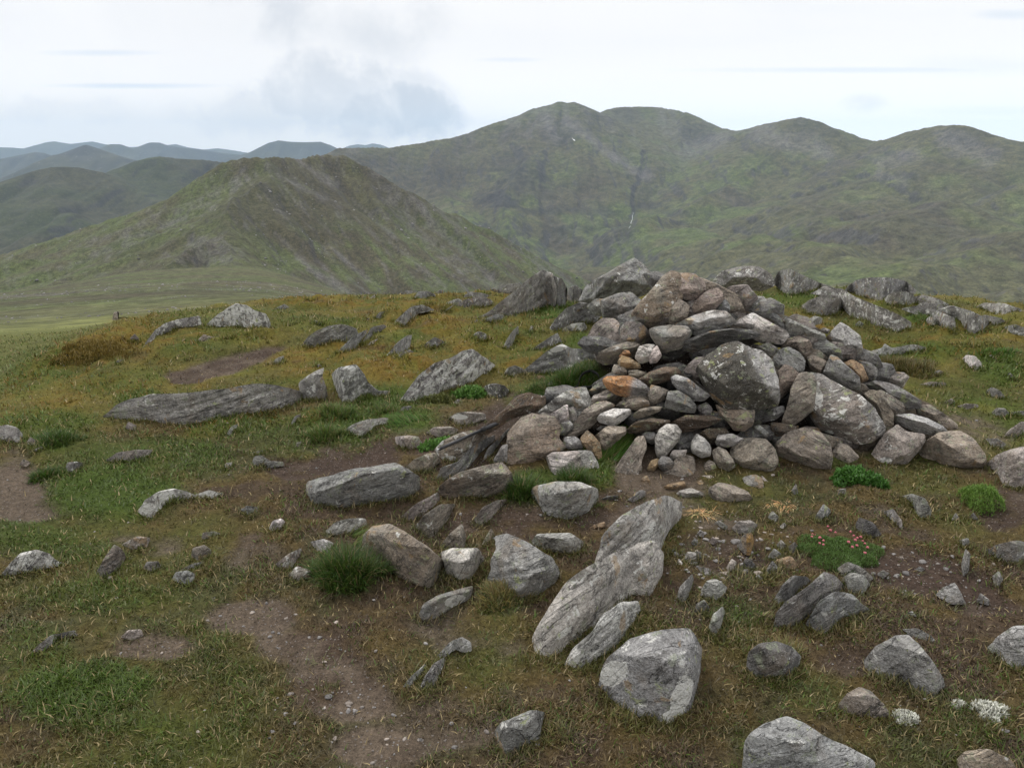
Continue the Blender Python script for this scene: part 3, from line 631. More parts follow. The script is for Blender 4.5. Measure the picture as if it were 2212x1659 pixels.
# colour letter | outline | label | options      (T thickness, e share of the height that is top face, li lichen, d distance, z pull towards the eye, f foliation)
STONES = """
#cairn_stone cairn
@Z2
w|520,560 540,470 600,390 730,250 780,180 850,132 930,150 975,250 950,380 870,470 850,580 690,605|rusty brown lichened slab leaning at the left shoulder of the cairn top|T=.5 e=0 li=.25 z=-.05 st=.5
w|940,140 1130,190 1250,235 1420,325 1500,490 1370,500 1200,500 1000,450 900,300|broad grey brown wedge forming the back of the cairn top|T=.5 z=-.16 e=.3
s|910,250 920,170 980,140 1070,150 1150,220 1160,300 1110,370 1040,380 920,345|rounded stone with swirling bands at the very top of the cairn|T=.8 e=0 z=.02 st=.4
s|1000,450 1160,300 1260,270 1300,310 1310,370 1240,450 1110,490 1010,500|reddish slab leaning up against the swirly rounded top stone|T=.45 e=.75 z=.06 st=.5
g|1280,370 1310,345 1365,400 1370,480 1240,470|small grey stone wedged behind the reddish leaning slab|T=.6
w|820,420 860,370 930,362 1020,420 1015,470 1000,540 920,590 850,585|squat brown block under the swirly top stone|T=.7 e=.25
l|905,585 1050,510 1210,465 1330,470 1400,540 1420,560 1330,610 1200,650 1100,690 1010,640|long pale slab with a tan front edge across the upper cairn|T=.8 e=.6 z=.12 st=.3
q|1405,590 1470,530 1570,483 1700,560 1850,640 1870,680 1810,750 1720,740 1640,740 1560,700 1610,650 1500,610|pink white quartz block with an orange stain, brightest in the cairn|T=.7 e=.65 z=.1 st=.35
g|680,620 740,600 850,590 1000,600 1040,660 1000,720 940,790 790,825 740,760 690,680|squared grey block with a rusty upper corner left of the dark grained slab|T=.8 e=.4 z=.1 st=.4
d|950,740 1050,700 1200,640 1380,618 1560,630 1620,665 1580,700 1420,720 1200,780 1060,820 980,810|long dark slab with wavy wood-like grain over the big angular boulder|T=.8 e=.35 z=.16 gr=1
q|550,870 590,770 660,752 725,760 695,830 670,900 600,920|white quartz block below the squared grey block|T=.7 e=.5 z=.1
p|700,800 740,760 785,850 740,910 680,920 670,870|pinkish stone split off the right side of the white quartz block|T=.7 z=.1
t|405,900 440,850 510,870 590,920 600,960 500,965 420,960|tan angular stone left below the white quartz block|T=.7 e=.4 z=.04
o|410,860 460,800 500,810 520,850 450,865|small yellowish stone tucked above the tan angular stone|T=.7
w|350,980 370,930 430,925 480,980 480,1035 370,1040|small brown stone under the tan angular stone|T=.8
w|490,980 560,970 660,1000 590,1060 500,1035|brown stone half hidden above the orange lens stone|T=.6
b|580,1055 680,990 800,950 900,950 945,990 930,1040 800,1080 680,1115|dark brown lens shaped stone right of the orange one|T=.7 e=.5 z=.06 st=.5
o|275,1060 320,1030 500,1030 600,1070 680,1140 650,1215 500,1210 400,1190 310,1130|orange lens shaped stone with a grey right end|T=.7 e=.3 z=.1 two=1
d|150,1160 200,1110 270,1070 330,1130 300,1170 180,1195|dark wedge behind the left tip of the orange lens stone|T=.7
p|175,1225 200,1190 330,1160 380,1180 290,1250 180,1290|small pinkish stone below the orange lens stone|T=.7 z=.04
w|385,1285 430,1240 490,1240 480,1300|pale brown pebble left of the flat loaf stone|T=.7
w|460,1275 490,1230 600,1210 670,1240 680,1290 560,1320 470,1305|brown loaf shaped stone below the orange lens stone|T=.8 e=.3 z=.07
w|655,1200 690,1100 760,1120 840,1150 820,1220 760,1260 680,1285|upright angular brown stone touching the orange stone's grey end|T=.7 e=.2 z=.05
g|815,1255 840,1160 920,1150 1020,1210 1075,1280 1060,1345 900,1325 815,1295|blocky grey brown stone in the middle of the cairn face|T=.8 e=.3 z=.1
w|540,1350 600,1310 700,1290 785,1290 760,1330 660,1370 580,1395 540,1385|thin flat brown stone under the loaf shaped stone|T=.9 e=.5 z=.07
g|860,1040 910,1018 1010,1050 1100,1120 1200,1190 1140,1240 1040,1235 940,1160 880,1100|mottled blue grey stone with a pale rim left of the big boulder|T=.7 e=.3 z=.12 li=.3
d|1040,1050 1090,1070 1150,1130 1215,1200 1130,1165|dark sliver squeezed between mottled stone and big boulder|T=.8 z=.1
s|945,1010 1010,930 1080,865 1190,860 1240,920 1180,1000 1100,1060 1000,1035|pinkish brown stone behind the left side of the big boulder|T=.6 e=.5 z=.04
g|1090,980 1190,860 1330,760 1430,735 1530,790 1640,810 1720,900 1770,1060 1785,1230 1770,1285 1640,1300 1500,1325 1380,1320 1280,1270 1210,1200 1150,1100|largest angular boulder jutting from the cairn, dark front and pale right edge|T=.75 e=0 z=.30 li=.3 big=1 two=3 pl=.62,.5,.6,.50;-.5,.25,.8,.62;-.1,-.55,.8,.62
d|1080,1290 1170,1250 1220,1310 1205,1370 1130,1390|small dark stone under the left corner of the big boulder|T=.7
w|1250,1270 1330,1310 1500,1320 1580,1320 1570,1440 1490,1500 1400,1490 1350,1420 1280,1360|rounded brown stone carrying the big boulder from below|T=.6 z=.08 st=.4
d|1620,1370 1700,1310 1830,1280 1840,1340 1760,1400 1650,1425|dark stone in the hollow right below the big boulder|T=.6
g|1560,1470 1620,1445 1710,1520 1680,1555 1600,1520|small pale oval stone in the dark hollow below the boulder|T=.7
b|480,1490 560,1420 700,1390 850,1410 820,1460 650,1500 500,1520|long dark flat slab above the green grass streak|T=.9 e=.4 z=.05
b|850,1430 1000,1360 1200,1370 1300,1400 1180,1460 960,1515 900,1470|dark damp mossy slab left of the brown carrying stone|T=.9 e=.4 z=.02 gr=1
g|1590,780 1700,735 1785,790 1730,860 1650,840|small slate coloured wedge behind the big boulder's top|T=.7 z=.05
l|1725,870 1790,800 1880,780 1970,830 2015,890 2000,980 1960,1015 1860,1010 1780,970|rounded pale grey stone right of the big boulder's shoulder|T=.6 e=.3 z=.1
s|1765,1010 1840,930 1900,950 1990,1030 1920,1120 1830,1200 1780,1245 1785,1100|blue grey stone with brown sides against the boulder's right edge|T=.6 z=.1 st=.4
g|1540,400 1580,340 1660,345 1715,420 1690,490 1660,530 1570,490|small upright grey stone standing clear at the cairn's back right|T=.7 z=-.1
g|1670,520 1700,462 1780,500 1845,570 1840,630 1760,590|grey stone leaning right behind the pink white quartz block|T=.6
@Z3
w|90,1140 150,960 170,850 230,740 290,722 365,760 375,880 350,1030 260,1110 170,1165|tall curved brown grey slab standing on edge beside the big boulder|T=.5 e=0 z=.2
g|330,740 430,745 540,810 640,870 760,930 860,1020 930,1160 930,1220 830,1290 700,1310 560,1240 410,1180 340,1090 350,960|very large grey slab with orange and white spots at the cairn's right|T=.4 e=.25 z=.16 li=.4 st=.4
w|80,535 130,450 230,418 320,460 355,540 290,600 180,530|flat brown stone behind the rounded pale grey stone|T=.7 e=.5
g|330,465 450,452 580,530 595,615 480,625 400,610 330,580|grey stone between flat brown stone and the creased boulder|T=.7 e=.4
g|430,740 470,650 500,578 560,600 640,680 735,760 735,865 640,855 520,795|pointed wedge resting on top of the very large grey slab|T=.6 e=.35 z=.16
w|295,600 350,578 465,630 445,700 400,755 330,700|small tan stone left of the pointed wedge|T=.6 z=.03
t|600,645 680,615 760,660 812,780 750,808 690,740|rounded tan slab standing behind the pointed wedge|T=.5
g|700,612 800,622 885,690 875,770 810,795 760,690|grey rounded slab stacked behind the rounded tan slab|T=.5 z=-.03
l|460,445 520,370 580,312 650,350 740,420 760,540 785,605 700,615 600,605 580,540 500,480|creased pale grey boulder at the cairn's back right corner|T=.7 e=.3 z=-.03 big=1
l|0,195 60,225 170,285 290,340 440,400 452,462 340,460 230,420 140,430 110,345|long slab with a tan upper edge sloping down to the creased boulder|T=.7 e=.4 gr=1
s|205,288 270,295 370,345 450,385 380,390 290,345|thin pinkish slab lying behind the long sloping slab|T=.7 z=-.1
p|395,375 440,350 495,370 470,405|pinkish pebble touching the creased boulder|T=.7 z=-.06
w|770,905 830,865 905,880 965,960 1015,1060 1015,1150 950,1215 910,1120 860,1020|brown slab on edge right of the very large grey slab|T=.5 z=.05
g|740,825 880,795 1000,818 1130,880 1245,960 1235,1015 1080,1035 980,1015 900,890|long layered grey stone with cracks on the cairn's right slope|T=.7 e=.5 gr=1
s|870,750 1000,718 1100,722 1148,760 1090,855 980,815|flat pinkish grey stone above the long layered one|T=.6 e=.6 z=-.06
w|1200,985 1330,995 1450,1075 1545,1150 1550,1190 1450,1205 1300,1110 1220,1075|long brown slab sliding off the right end of the cairn|T=.6 e=.6
l|1010,1085 1160,1065 1300,1105 1420,1165 1465,1210 1380,1252 1200,1215 1050,1145|thin pale flat slab resting on the right end boulders|T=.9 e=.6 z=.08
s|790,1480 860,1370 950,1230 1050,1160 1130,1225 1270,1235 1280,1290 1200,1400 1100,1500 1000,1545 930,1555 880,1495|speckled triangular block with a pale chipped corner at the cairn foot|T=.6 e=0 z=.1 li=.2
w|1250,1330 1390,1235 1560,1212 1680,1280 1760,1400 1780,1500 1740,1580 1600,1605 1400,1605 1280,1540 1120,1500 1200,1400|large rounded boulder ending the cairn on the right|T=.7 e=.4 z=.05
w|40,1330 130,1230 280,1182 420,1230 490,1330 505,1450 480,1560 380,1545 200,1500 60,1425|large mossy topped boulder at the foot beneath the very large slab|T=.7 e=.45 z=.05 li=.15
w|505,1395 560,1305 640,1325 730,1420 650,1515 520,1505|brown wedge standing in the gap beside the mossy topped boulder|T=.6
b|0,1135 100,1145 230,1165 190,1245 60,1260 0,1225|dark brown stone filling the hollow left of the mossy topped boulder|T=.7
@Z10
w|1770,560 1850,450 2000,428 2160,440 2260,560 2290,700 2200,825 2050,825 1900,785 1800,690|big rounded brown grey boulder at the middle of the cairn foot|T=.7 e=.25 z=.08
w|1560,570 1640,522 1720,560 1790,660 1818,740 1740,798 1640,752 1580,660|oval brown stone leaning on the left of the rounded foot boulder|T=.7 z=.08
l|1335,470 1390,378 1480,430 1552,520 1540,620 1440,642 1350,592 1328,530|speckled egg shaped stone with a pointed top|T=.7 z=.08
l|1600,470 1630,392 1780,378 1925,440 1850,500 1720,528 1620,512|flat oval stone resting across the egg shaped and rounded boulders|T=.8 e=.5 z=.05
b|1410,385 1500,325 1700,315 1750,370 1640,410 1600,480 1540,490 1460,410|dark brown block deep in the hollow above the egg shaped stone|T=.6 z=-.02
l|930,430 980,330 1060,273 1170,283 1222,350 1190,450 1100,560 1050,628 960,642 935,560|pear shaped pale stone standing upright in the cairn foot|T=.6 e=0 z=.1
g|780,390 830,358 930,362 945,460 900,498 830,462|small round grey stone left of the upright pear shaped stone|T=.7
g|960,690 1010,622 1090,640 1148,710 1110,770 1030,798 970,750|small blue grey rounded stone below the pear shaped stone|T=.8 z=.08
t|840,770 880,680 960,645 990,700 920,792 870,798|small tan stone leaning on the blue grey rounded one|T=.7 z=.06
s|1095,620 1130,558 1282,552 1272,610 1200,668 1130,672|small pale wedge right of the pear shaped stone|T=.7 e=.5 z=.06
w|980,820 1120,760 1150,660 1280,610 1355,640 1375,780 1340,870 1200,935 1060,905|wide smooth greenish stone half buried below the egg shaped one|T=.5 e=.2
w|1470,720 1530,668 1590,695 1625,790 1555,845 1490,832|small muddy stone between the egg shaped and oval brown stones|T=.6
t|1000,985 1080,935 1250,902 1272,960 1180,1012 1080,1040|brick shaped tan stone in front of the cairn|T=.8 e=.5
l|1145,1060 1200,1008 1330,978 1460,1030 1482,1080 1330,1102 1190,1115|flat pale stone right below the brick shaped tan one|T=.8 e=.6
p|1445,840 1560,838 1602,890 1520,935 1450,912|small pinkish white stone below the muddy one|T=.8 e=.5
t|1390,910 1440,888 1512,950 1482,982 1420,962|thin tan flake beside the small pinkish white stone|T=.6
w|1530,990 1640,918 1800,955 1950,1020 2012,1110 1960,1160 1800,1212 1680,1228 1580,1162 1530,1080|large smooth oval brown stone lying in front of the cairn|T=.8 e=.35
g|1900,865 2030,828 2120,870 2135,1000 2080,1085 2000,1065 1950,985|grey broken stone right above the smooth oval brown one|T=.6 li=.1
s|2110,835 2205,930 2205,985 2130,985|narrow pinkish flake right of the grey broken stone|T=.5
w|350,1030 480,780 600,600 720,430 810,415 830,560 770,700 785,800 680,970 600,1045 420,1065|tall brown grey slab leaning left with grass on its flank|T=.4 e=0 f=55
t|740,972 800,850 852,838 882,930 800,962|small tan stone on the soil by the leaning slab|T=.6
g|630,1122 760,1000 828,1008 800,1080 690,1135|thin grey flake in the soil under the tan stone|T=.5
g|265,1132 400,1068 512,1058 522,1092 400,1118|long narrow grey stone above the pale long bedrock slab|T=.8
t|135,1470 250,1388 370,1348 392,1400 320,1462 200,1498|flat tan flake between two grassy tufts|T=.8 e=.5
p|230,1545 300,1470 330,1490 290,1560|tiny pinkish stone next to the flat tan flake|T=.7
q|288,212 340,150 480,98 655,108 662,160 560,242 480,298 330,252|bright white quartz stone on the left slope of the cairn|T=.8 e=.6 z=.08
t|108,430 180,338 250,398 322,480 345,640 310,665 230,602 130,502|golden brown elongated stone pointing down to the grass|T=.6 z=.08 st=.4
w|270,402 400,298 600,300 610,380 490,475 385,585 335,565 320,470|brown slab under the bright white quartz stone|T=.6 e=.4 z=.03
d|280,330 330,290 400,290 330,350|dark pebble between white quartz and golden stones|T=.7
@Z1
w|640,1530 760,1330 850,1290 860,1250 900,1240 900,1290 860,1340 800,1440 760,1520|brown edge of bedrock under the tan plate|T=.4 z=-.05
w|735,1300 750,1200 830,1110 900,1078 970,1090 1060,1098 1102,1170 1085,1240 1135,1300 1010,1390 900,1430 800,1492 750,1482 738,1400|large tan plate shaped stone leaning on the left slope of the cairn|T=.35 e=0 z=.12 st=.5
p|1010,1090 1080,1048 1150,1008 1157,1120 1150,1205 1100,1200 1090,1130|pale pink triangular stone pointing up behind the tan plate|T=.5 z=.03
l|1153,1040 1190,1022 1222,1100 1200,1142 1160,1132|small pale stone right of the pink triangular one|T=.6
g|1092,1212 1100,1140 1160,1118 1188,1150 1182,1190 1120,1225|small blue grey stone below the pink triangular one|T=.6 z=.05
g|950,1058 1050,980 1120,930 1210,898 1270,898 1312,1010 1290,1080 1200,1165 1155,1130 1140,1050 1050,1065 1000,1085|grey slab with white patches rising behind the pink triangular stone|T=.4 e=.3 li=.5
w|1120,1240 1180,1150 1260,1050 1350,995 1400,990 1470,1020 1380,1090 1300,1170 1220,1225 1130,1262|long brown slab leaning up to the right towards the white quartz|T=.5 e=.4 z=.05
g|1118,1282 1130,1232 1200,1226 1242,1260 1255,1312 1150,1315|grey block with a pale upper edge right of the tan plate|T=.7 e=.2 z=.05 li=.3
p|1000,1365 1060,1338 1220,1328 1245,1430 1192,1480 1182,1520 1060,1542 1030,1450|striped cream and grey block on the grass below the tan plate|T=.6 e=.3 z=.08 st=.3 gr=1
g|1215,1325 1310,1328 1352,1400 1400,1560 1250,1570 1190,1480|grey brown slab behind the striped cream block|T=.5
w|855,1085 868,1048 965,1053 975,1090|small brown stone peeping over the tan plate|T=.7
#overhanging_slab ground
b|505,1218 560,1168 660,1088 730,1028 790,948 880,928 930,938 1005,950 995,1010 940,1060 860,1078 760,1112 660,1182 590,1222|dark brown overhanging slab with a black hollow under it|T=.35 e=.5 d=4.12 z=.0 gr=1 st=.5
#bedrock_slab ground
w|235,1322 290,1258 400,1208 510,1178 610,1228 570,1290 440,1382 320,1392 260,1355|flat grey slab with white spots under the walking pole|T=.6 e=.7 li=.35
g|245,1530 280,1440 400,1400 480,1308 600,1238 655,1212 640,1262 560,1330 470,1440 380,1495|narrow grey bedrock fin running up from the flat layered slab|T=.5 e=.3 f=45 gr=1
g|600,1312 680,1238 748,1168 742,1202 690,1262 640,1335 560,1402|second thin grey fin beside the first, ending by the overhang|T=.5 f=45
w|268,1572 330,1520 420,1470 560,1430 700,1398 765,1480 778,1590 740,1632 500,1648 330,1650 270,1622|flat layered slab with cream and rust bands below the fins|ov=.6 T=.7 e=.55 gr=1 st=.4 f=20
g|630,1402 700,1288 745,1275 735,1340 745,1402|grey slab edge behind the large tan plate|T=.5
#embedded_stone ground
s|328,1102 390,1065 480,1058 580,1068 592,1110 480,1142 390,1148|flat pinkish grey stone with two white patches in dry grass|T=.6 e=.7 li=.3
s|178,1202 230,1165 350,1158 402,1180 380,1212 260,1228|flat stone edging the path below the pinkish one|T=.6 e=.7
w|38,1442 90,1390 180,1348 245,1338 285,1400 200,1462 80,1465|brown stone with lichen spots under a fresh green plant|T=.6 e=.5 li=.15
s|-5,1228 60,1218 130,1230 165,1290 60,1315 0,1300|flat stone worn into the bare path soil|T=.6 e=.8
d|558,932 580,880 650,863 720,880 762,930 700,962 620,962|dark rounded stone with one bright white patch|T=.7 e=.4 li=.35
s|998,892 1030,848 1085,880 1085,902|small rounded grey stone in front of the lush grass|T=.7
t|918,832 950,808 992,814 1005,842|pair of pebbles in the grass above the rounded stone|T=.6
#rock_outcrop ground
s|1275,560 1320,480 1380,418 1470,418 1530,480 1570,640 1510,700 1500,800 1400,835 1340,740 1330,640 1288,612|tall grey outcrop with pink veins that the cairn leans on|T=.5 e=.2 d=4.95 li=.2
g|1470,560 1510,450 1620,443 1730,475 1745,600 1640,605 1580,650 1520,620|grey folded rock with swirling grain beside the squared block|T=.5 e=.3 d=4.9 gr=1
g|1370,300 1490,250 1580,238 1660,300 1680,400 1740,470 1560,470 1480,440 1390,430|sloping grey rock behind the rusty brown slab|T=.5 e=.3 d=5.5 li=.2
g|1010,502 1060,430 1140,350 1240,308 1340,318 1385,400 1330,455 1200,455 1100,512 1030,522|grey rock with a rusty spot left of the cairn top|T=.6 e=.3 li=.3
g|1090,505 1180,458 1262,448 1285,490 1240,535 1130,535|low rock with square white patches below the rusty spotted rock|T=.6 li=.5
g|868,662 920,620 1010,558 1080,518 1115,590 1050,632 960,665|wedge of grey rock with white flecks in the moss|T=.6 e=.3 li=.4
g|805,802 900,730 1000,650 1110,592 1180,628 1335,632 1345,722 1285,775 1100,805|broad sloping grey rock with a white tip behind the lush grass|T=.6 e=.5 li=.25
g|708,803 740,758 790,740 855,770 822,815|low white topped rock at the foot of the broad sloping rock|T=.6 li=.5
g|495,412 600,375 700,300 780,240 880,150 980,83 1050,108 1075,200 1065,335 960,355 860,375 760,405 600,418|high pointed grey crag on the skyline left of the cairn|T=.5 e=.35 li=.2 big=1 f=40
d|1045,130 1110,148 1148,220 1135,345 1065,358 1040,250|dark shattered side of the pointed crag|T=.6 li=.15
d|1138,295 1150,218 1200,193 1255,230 1240,310 1180,322|dark rounded rock between the two high crags|T=.6
g|1225,305 1270,200 1340,150 1430,108 1540,38 1600,8 1660,38 1710,100 1765,170 1745,225 1650,270 1560,300 1480,310 1380,330|highest grey crag with a white streaked right end behind the cairn|T=.5 e=.4 li=.2 big=1 f=35 d=7.4
g|1275,335 1340,288 1405,285 1430,360 1390,410 1330,400|grey rock step below the highest crag|T=.6 d=6.6
g|508,483 570,430 650,393 712,398 725,450 640,483 550,490|dark topped leaning rock in moss below the pointed crag|T=.6 f=35
g|488,542 540,508 590,523 608,582 550,590 500,572|small block with a white right end in the moss|T=.6 li=.4
g|706,625 730,568 770,508 812,468 814,530 782,592 740,630|thin upright grey blade sticking out of the moss|T=.35 f=55
g|878,525 898,470 918,478 908,525|tiny upright grey blade beside brown moss|T=.4
s|962,525 985,498 1003,528|tiny pale rock right of the tiny blade|T=.5
g|148,633 180,588 240,548 290,568 333,605 260,630|small triangular rock with a pinkish tip in the moss|T=.6 li=.3
g|-5,985 60,900 130,810 240,728 340,698 420,648 490,633 560,678 652,740 642,795 560,805 510,862 400,895 300,925 180,965 60,1008|big humped boulder splashed with white lichen|T=.6 e=.35 li=.75 big=1 f=40
g|268,352 330,308 400,283 432,300 400,335 300,363|rock with pale patches on the crest left of the crag|T=.6 li=.6
g|285,378 380,318 460,288 530,273 622,288 645,322 560,345 460,343 340,380|long dark rock with white speckles on the crest|T=.6 e=.3 li=.4
g|408,262 500,248 560,258 625,282 500,293 430,292|smooth grey rock behind the speckled long rock|T=.6
g|88,293 130,238 210,238 252,270 200,288 140,313|knobbly pale rock on the skyline above the moss|T=.6 li=.3
g|-5,473 -5,450 40,398 80,350 160,328 242,365 180,377 112,390 92,440 30,478|hooded rock with a pale streaked top|T=.6 li=.35 f=40
g|678,235 740,188 832,178 805,225 745,253|skyline rock just left of the pointed crag|T=.6 li=.15
g|598,252 640,218 692,230 690,252 640,272|lumpy rock next to the skyline rock|T=.6 li=.3
l|238,253 285,228 302,246|small whitish rock on the skyline turf|T=.6
g|-2,253 50,230 92,240 60,263|low grey rock at the far turf edge|T=.6
g|638,293 700,268 733,280 690,303|small rock under the lumpy skyline rock|T=.6
#rock_outcrop ground
@Z5
g|318,545 380,470 440,430 520,398 620,383 720,418 742,460 680,512 560,535 450,560 380,565|ribbed grey outcrop in the moss above the dark path|T=.6 e=.35 li=.2 gr=1
s|388,383 420,353 470,380 525,400 430,425|pinkish rock behind the ribbed outcrop|T=.6
g|536,648 610,560 700,470 790,428 812,430 762,500 742,552 660,595|long thin slanting slab pointing down to the left|T=.5 e=0 f=42
g|748,545 790,470 830,408 920,388 943,405 865,462 832,505 790,535|grey slab leaning behind the long thin one|T=.5 f=40
q|788,553 830,510 890,488 903,495 852,538|small white slab right of the leaning slabs|T=.5
g|888,665 960,590 1020,520 1090,468 1127,463 1115,540 1102,582 1030,625 960,660|upright slanted grey slab with a sharp tip|T=.4 e=.2 f=42 li=.2
l|998,655 1040,600 1110,568 1143,590 1085,622 1055,685 1020,675|pale furrowed rock at the foot of the slanted slab|T=.6 li=.4 gr=1
g|990,373 1060,308 1120,258 1200,243 1293,285 1205,293 1155,312 1143,362 1060,405|grey rock with a white furrowed crest in mid moss|T=.6 li=.35 f=40
g|848,348 890,298 930,293 948,330 900,358|small dark peaked rock near the crest|T=.6
s|948,323 1000,288 1033,300 1000,325|small flat rock right of the dark peaked one|T=.6
l|655,217 690,198 713,215 680,231|small rounded whitish stone near the crest|T=.7
l|615,235 635,218 655,228 640,243|smallest whitish stone near the crest|T=.7
l|808,208 850,173 882,190 852,218|whitish pointed stone on the skyline|T=.6 li=.4
g|730,205 770,183 800,200 770,215|low skyline stone left of the whitish pointed one|T=.6
g|1138,203 1170,148 1240,143 1292,168 1303,197 1225,193 1172,228|broken grey rock on the skyline left of the speckled long rock|T=.6 li=.3
g|355,243 400,218 415,243|small skyline stone above the ribbed outcrop|T=.6
g|78,293 150,263 200,238 243,265 192,280|flat rock on the crest right of the lichened boulder|T=.6
g|300,812 370,758 440,718 492,698 475,760 505,850 515,932 420,945 330,935 308,880|grey standing rock split from its right neighbour by moss|T=.5 e=.15 li=.3
g|545,750 600,698 720,678 780,750 810,810 880,868 972,868 965,912 850,925 780,905 690,965 600,965 590,880 560,830|wrinkled lichen covered rock with a tail to the right|T=.6 li=.6 gr=1 big=1
s|98,685 150,628 197,613 193,662 140,693|small tilted pinkish rock above the lichened standing rocks|T=.5
g|213,435 235,388 253,430|tiny dark tooth of rock by the moss tuft|T=.5
g|253,425 288,378 293,412|tiny grey tooth beside the dark one|T=.5
#embedded_stone ground
l|618,1165 700,1108 800,1078 940,1063 988,1090 970,1112 860,1135 780,1195 680,1200|pale flat rock with white lichen between two grass tufts|T=.7 e=.5 li=.6
l|243,1115 280,1048 322,1038 322,1082 270,1120|small upright pale stone in the green turf|T=.6
g|1013,1040 1060,983 1122,978 1125,1003 1060,1035|small grey stone left of the vivid long grass|T=.6 li=.3
l|268,1290 290,1243 332,1238 312,1284|little pale stone above the bare soil|T=.7
s|1000,1202 1100,1193 1183,1200 1155,1265 1050,1295 1010,1245|flat worn stone in the path right of the bare soil|T=.6 e=.8
#boulder ground
g|348,1595 368,1528 520,1488 700,1438 900,1408 1000,1393 1100,1438 1172,1490 1185,1585 1120,1645 900,1680 600,1715 400,1695|long block shaped grey boulder left of the cairn|ov=.6 T=.8 e=.45 li=.1 big=1 f=15
@Z4
g|738,1062 830,988 950,928 1100,893 1300,893 1600,858 1850,818 2000,828 2100,850 2180,870 2195,915 2120,985 2000,1015 1750,1065 1500,1095 1330,1125 1200,1095 1000,1085 800,1070|huge flat whale backed grey slab in the turf|T=.9 e=.7 li=.15 big=1 f=12
g|1488,393 1570,328 1650,268 1720,233 1790,248 1850,288 1930,308 1968,390 1953,445 1880,445 1780,415 1680,400 1600,405|lichen splashed boulder on the left crest|T=.6 e=.3 li=.8 big=1
g|1033,553 1080,490 1130,428 1200,378 1300,348 1450,323 1463,390 1330,415 1210,445 1150,475 1080,535|long low outcrop with an orange tinted left part|T=.5 e=.4 li=.5
#embedded_stone ground
s|1418,518 1480,458 1540,478 1592,473 1562,513 1480,523|broken pinkish rock in brown moss below the crest boulder|T=.6 li=.3
g|1608,548 1660,498 1722,498 1692,543|small tilted rock right of the broken pinkish one|T=.5
s|938,493 980,453 1013,498|small brownish rock left of the long low outcrop|T=.6
s|813,360 828,298 865,293 862,353|small upright rock alone on the far grass edge|T=.5
l|398,683 440,640 520,578 587,553 562,603 500,643|white streaked slab edge under a moss hump|T=.5 li=.5
g|808,703 850,648 903,638 872,683|dark flat rock in the middle of the orange moss|T=.5
l|1968,693 2000,638 2063,613 2063,662 2020,695|small pale tilted rock above the whale backed slab|T=.5 li=.3
l|-60,1185 -20,1125 60,1115 130,1138 168,1190 152,1240 60,1245 -40,1245|rounded white lichened boulder cut by the left picture edge|T=.7 li=.6
s|183,1255 220,1203 273,1240 272,1275|small brown stone beside the white lichened boulder|T=.7
l|213,1315 270,1283 353,1257 353,1288 280,1315|thin pale stone in the grass edge above the bare path|T=.6
s|758,1380 850,1318 990,1297 1133,1297 1095,1353 960,1390 840,1395|flat brownish slab flush with the turf|T=.9 e=.85
d|473,1445 488,1388 560,1382 622,1400 562,1443 520,1480 490,1476|dark stone with a white end near the bare path|T=.6 li=.4
l|1638,1195 1680,1128 1732,1107 1733,1162 1670,1205|small bluish stone in moss below the whale backed slab|T=.6
g|1818,1405 1850,1343 1900,1337 1960,1378 2063,1385 2063,1412 1960,1425 1850,1425|humped grey stone with a long right tail|T=.7 li=.2
q|1623,1435 1640,1393 1693,1387 1693,1423 1650,1445|small bright stone left of the humped grey one|T=.7
g|1800,1322 1930,1297 2033,1297 2000,1318 1850,1333|thin grey slab above the humped stone|T=.7
s|138,1405 170,1363 228,1390 190,1418|small stone lying on the bare path at the left edge|T=.7
s|903,1145 930,1093 993,1120 987,1155|round brownish stone under the whale backed slab's edge|T=.7
l|1838,533 1900,498 1928,500 1872,533|small flat stone near the sunken path|T=.6
s|1478,605 1540,583 1573,600|small pinkish stone beside the sunken path|T=.6
#embedded_stone ground
@Z6
l|803,155 850,88 930,38 1020,18 1100,38 1150,60 1220,28 1313,50 1303,68 1200,80 1050,90 950,115 912,185 860,195 820,183|low curved rock with white and tan patches in green turf|T=.7 e=.4 li=.75
g|-10,545 50,468 120,398 210,377 290,398 333,440 403,462 333,485 200,505 80,535|low lichened rock with tan spots at the left picture edge|T=.6 e=.4 li=.6
d|558,525 610,428 670,343 712,368 743,420 692,505 620,555|peaked brown and grey rock with an orange tip|T=.6 st=.4
s|708,348 810,297 883,308 863,362 780,375|flat brown stone right of the peaked rock|T=.7 e=.7
q|1578,253 1600,208 1650,193 1678,215 1652,253 1600,263|round white stone in the open turf|ov=.6 T=.8
g|1408,143 1450,118 1513,128 1513,157 1460,173|small flat grey stone above left of the round white one|T=.7
g|1178,333 1190,278 1260,268 1303,290 1240,308|small grey stone with a white corner over a brown one|T=.7 li=.3
w|1118,433 1130,368 1200,347 1243,380 1232,422 1160,453|half sunk brown stone below the white cornered stone|T=.7
g|838,493 860,448 930,443 948,475 900,503|small blue grey stone in the middle of the left turf|T=.7
l|1008,553 1030,508 1100,497 1143,520 1143,562 1090,588|light blue grey stone in front of a flat one|T=.7
g|1048,503 1130,458 1213,443 1175,482 1100,505|flat grey stone behind the light blue grey one|T=.7
g|158,1005 220,938 300,878 440,848 458,880 340,912 290,975 200,1015|smooth curved grey stone in grass at lower left|T=.7 e=.3
s|708,893 750,848 830,843 843,880 790,908|pinkish stone above the bare brown patch|T=.7 e=.5
l|1268,1190 1340,1178 1388,1210 1340,1258 1280,1253|pale half round stone alone on the soil|T=.7 e=.5
l|1778,1115 1820,1078 1950,1062 1968,1095 1900,1122 1810,1133|flat pale stone lying on the trodden gravel|T=.7 e=.6
g|1213,988 1250,953 1353,990 1342,1013 1260,1003|flat blue grey stone sunk in the turf|T=.7
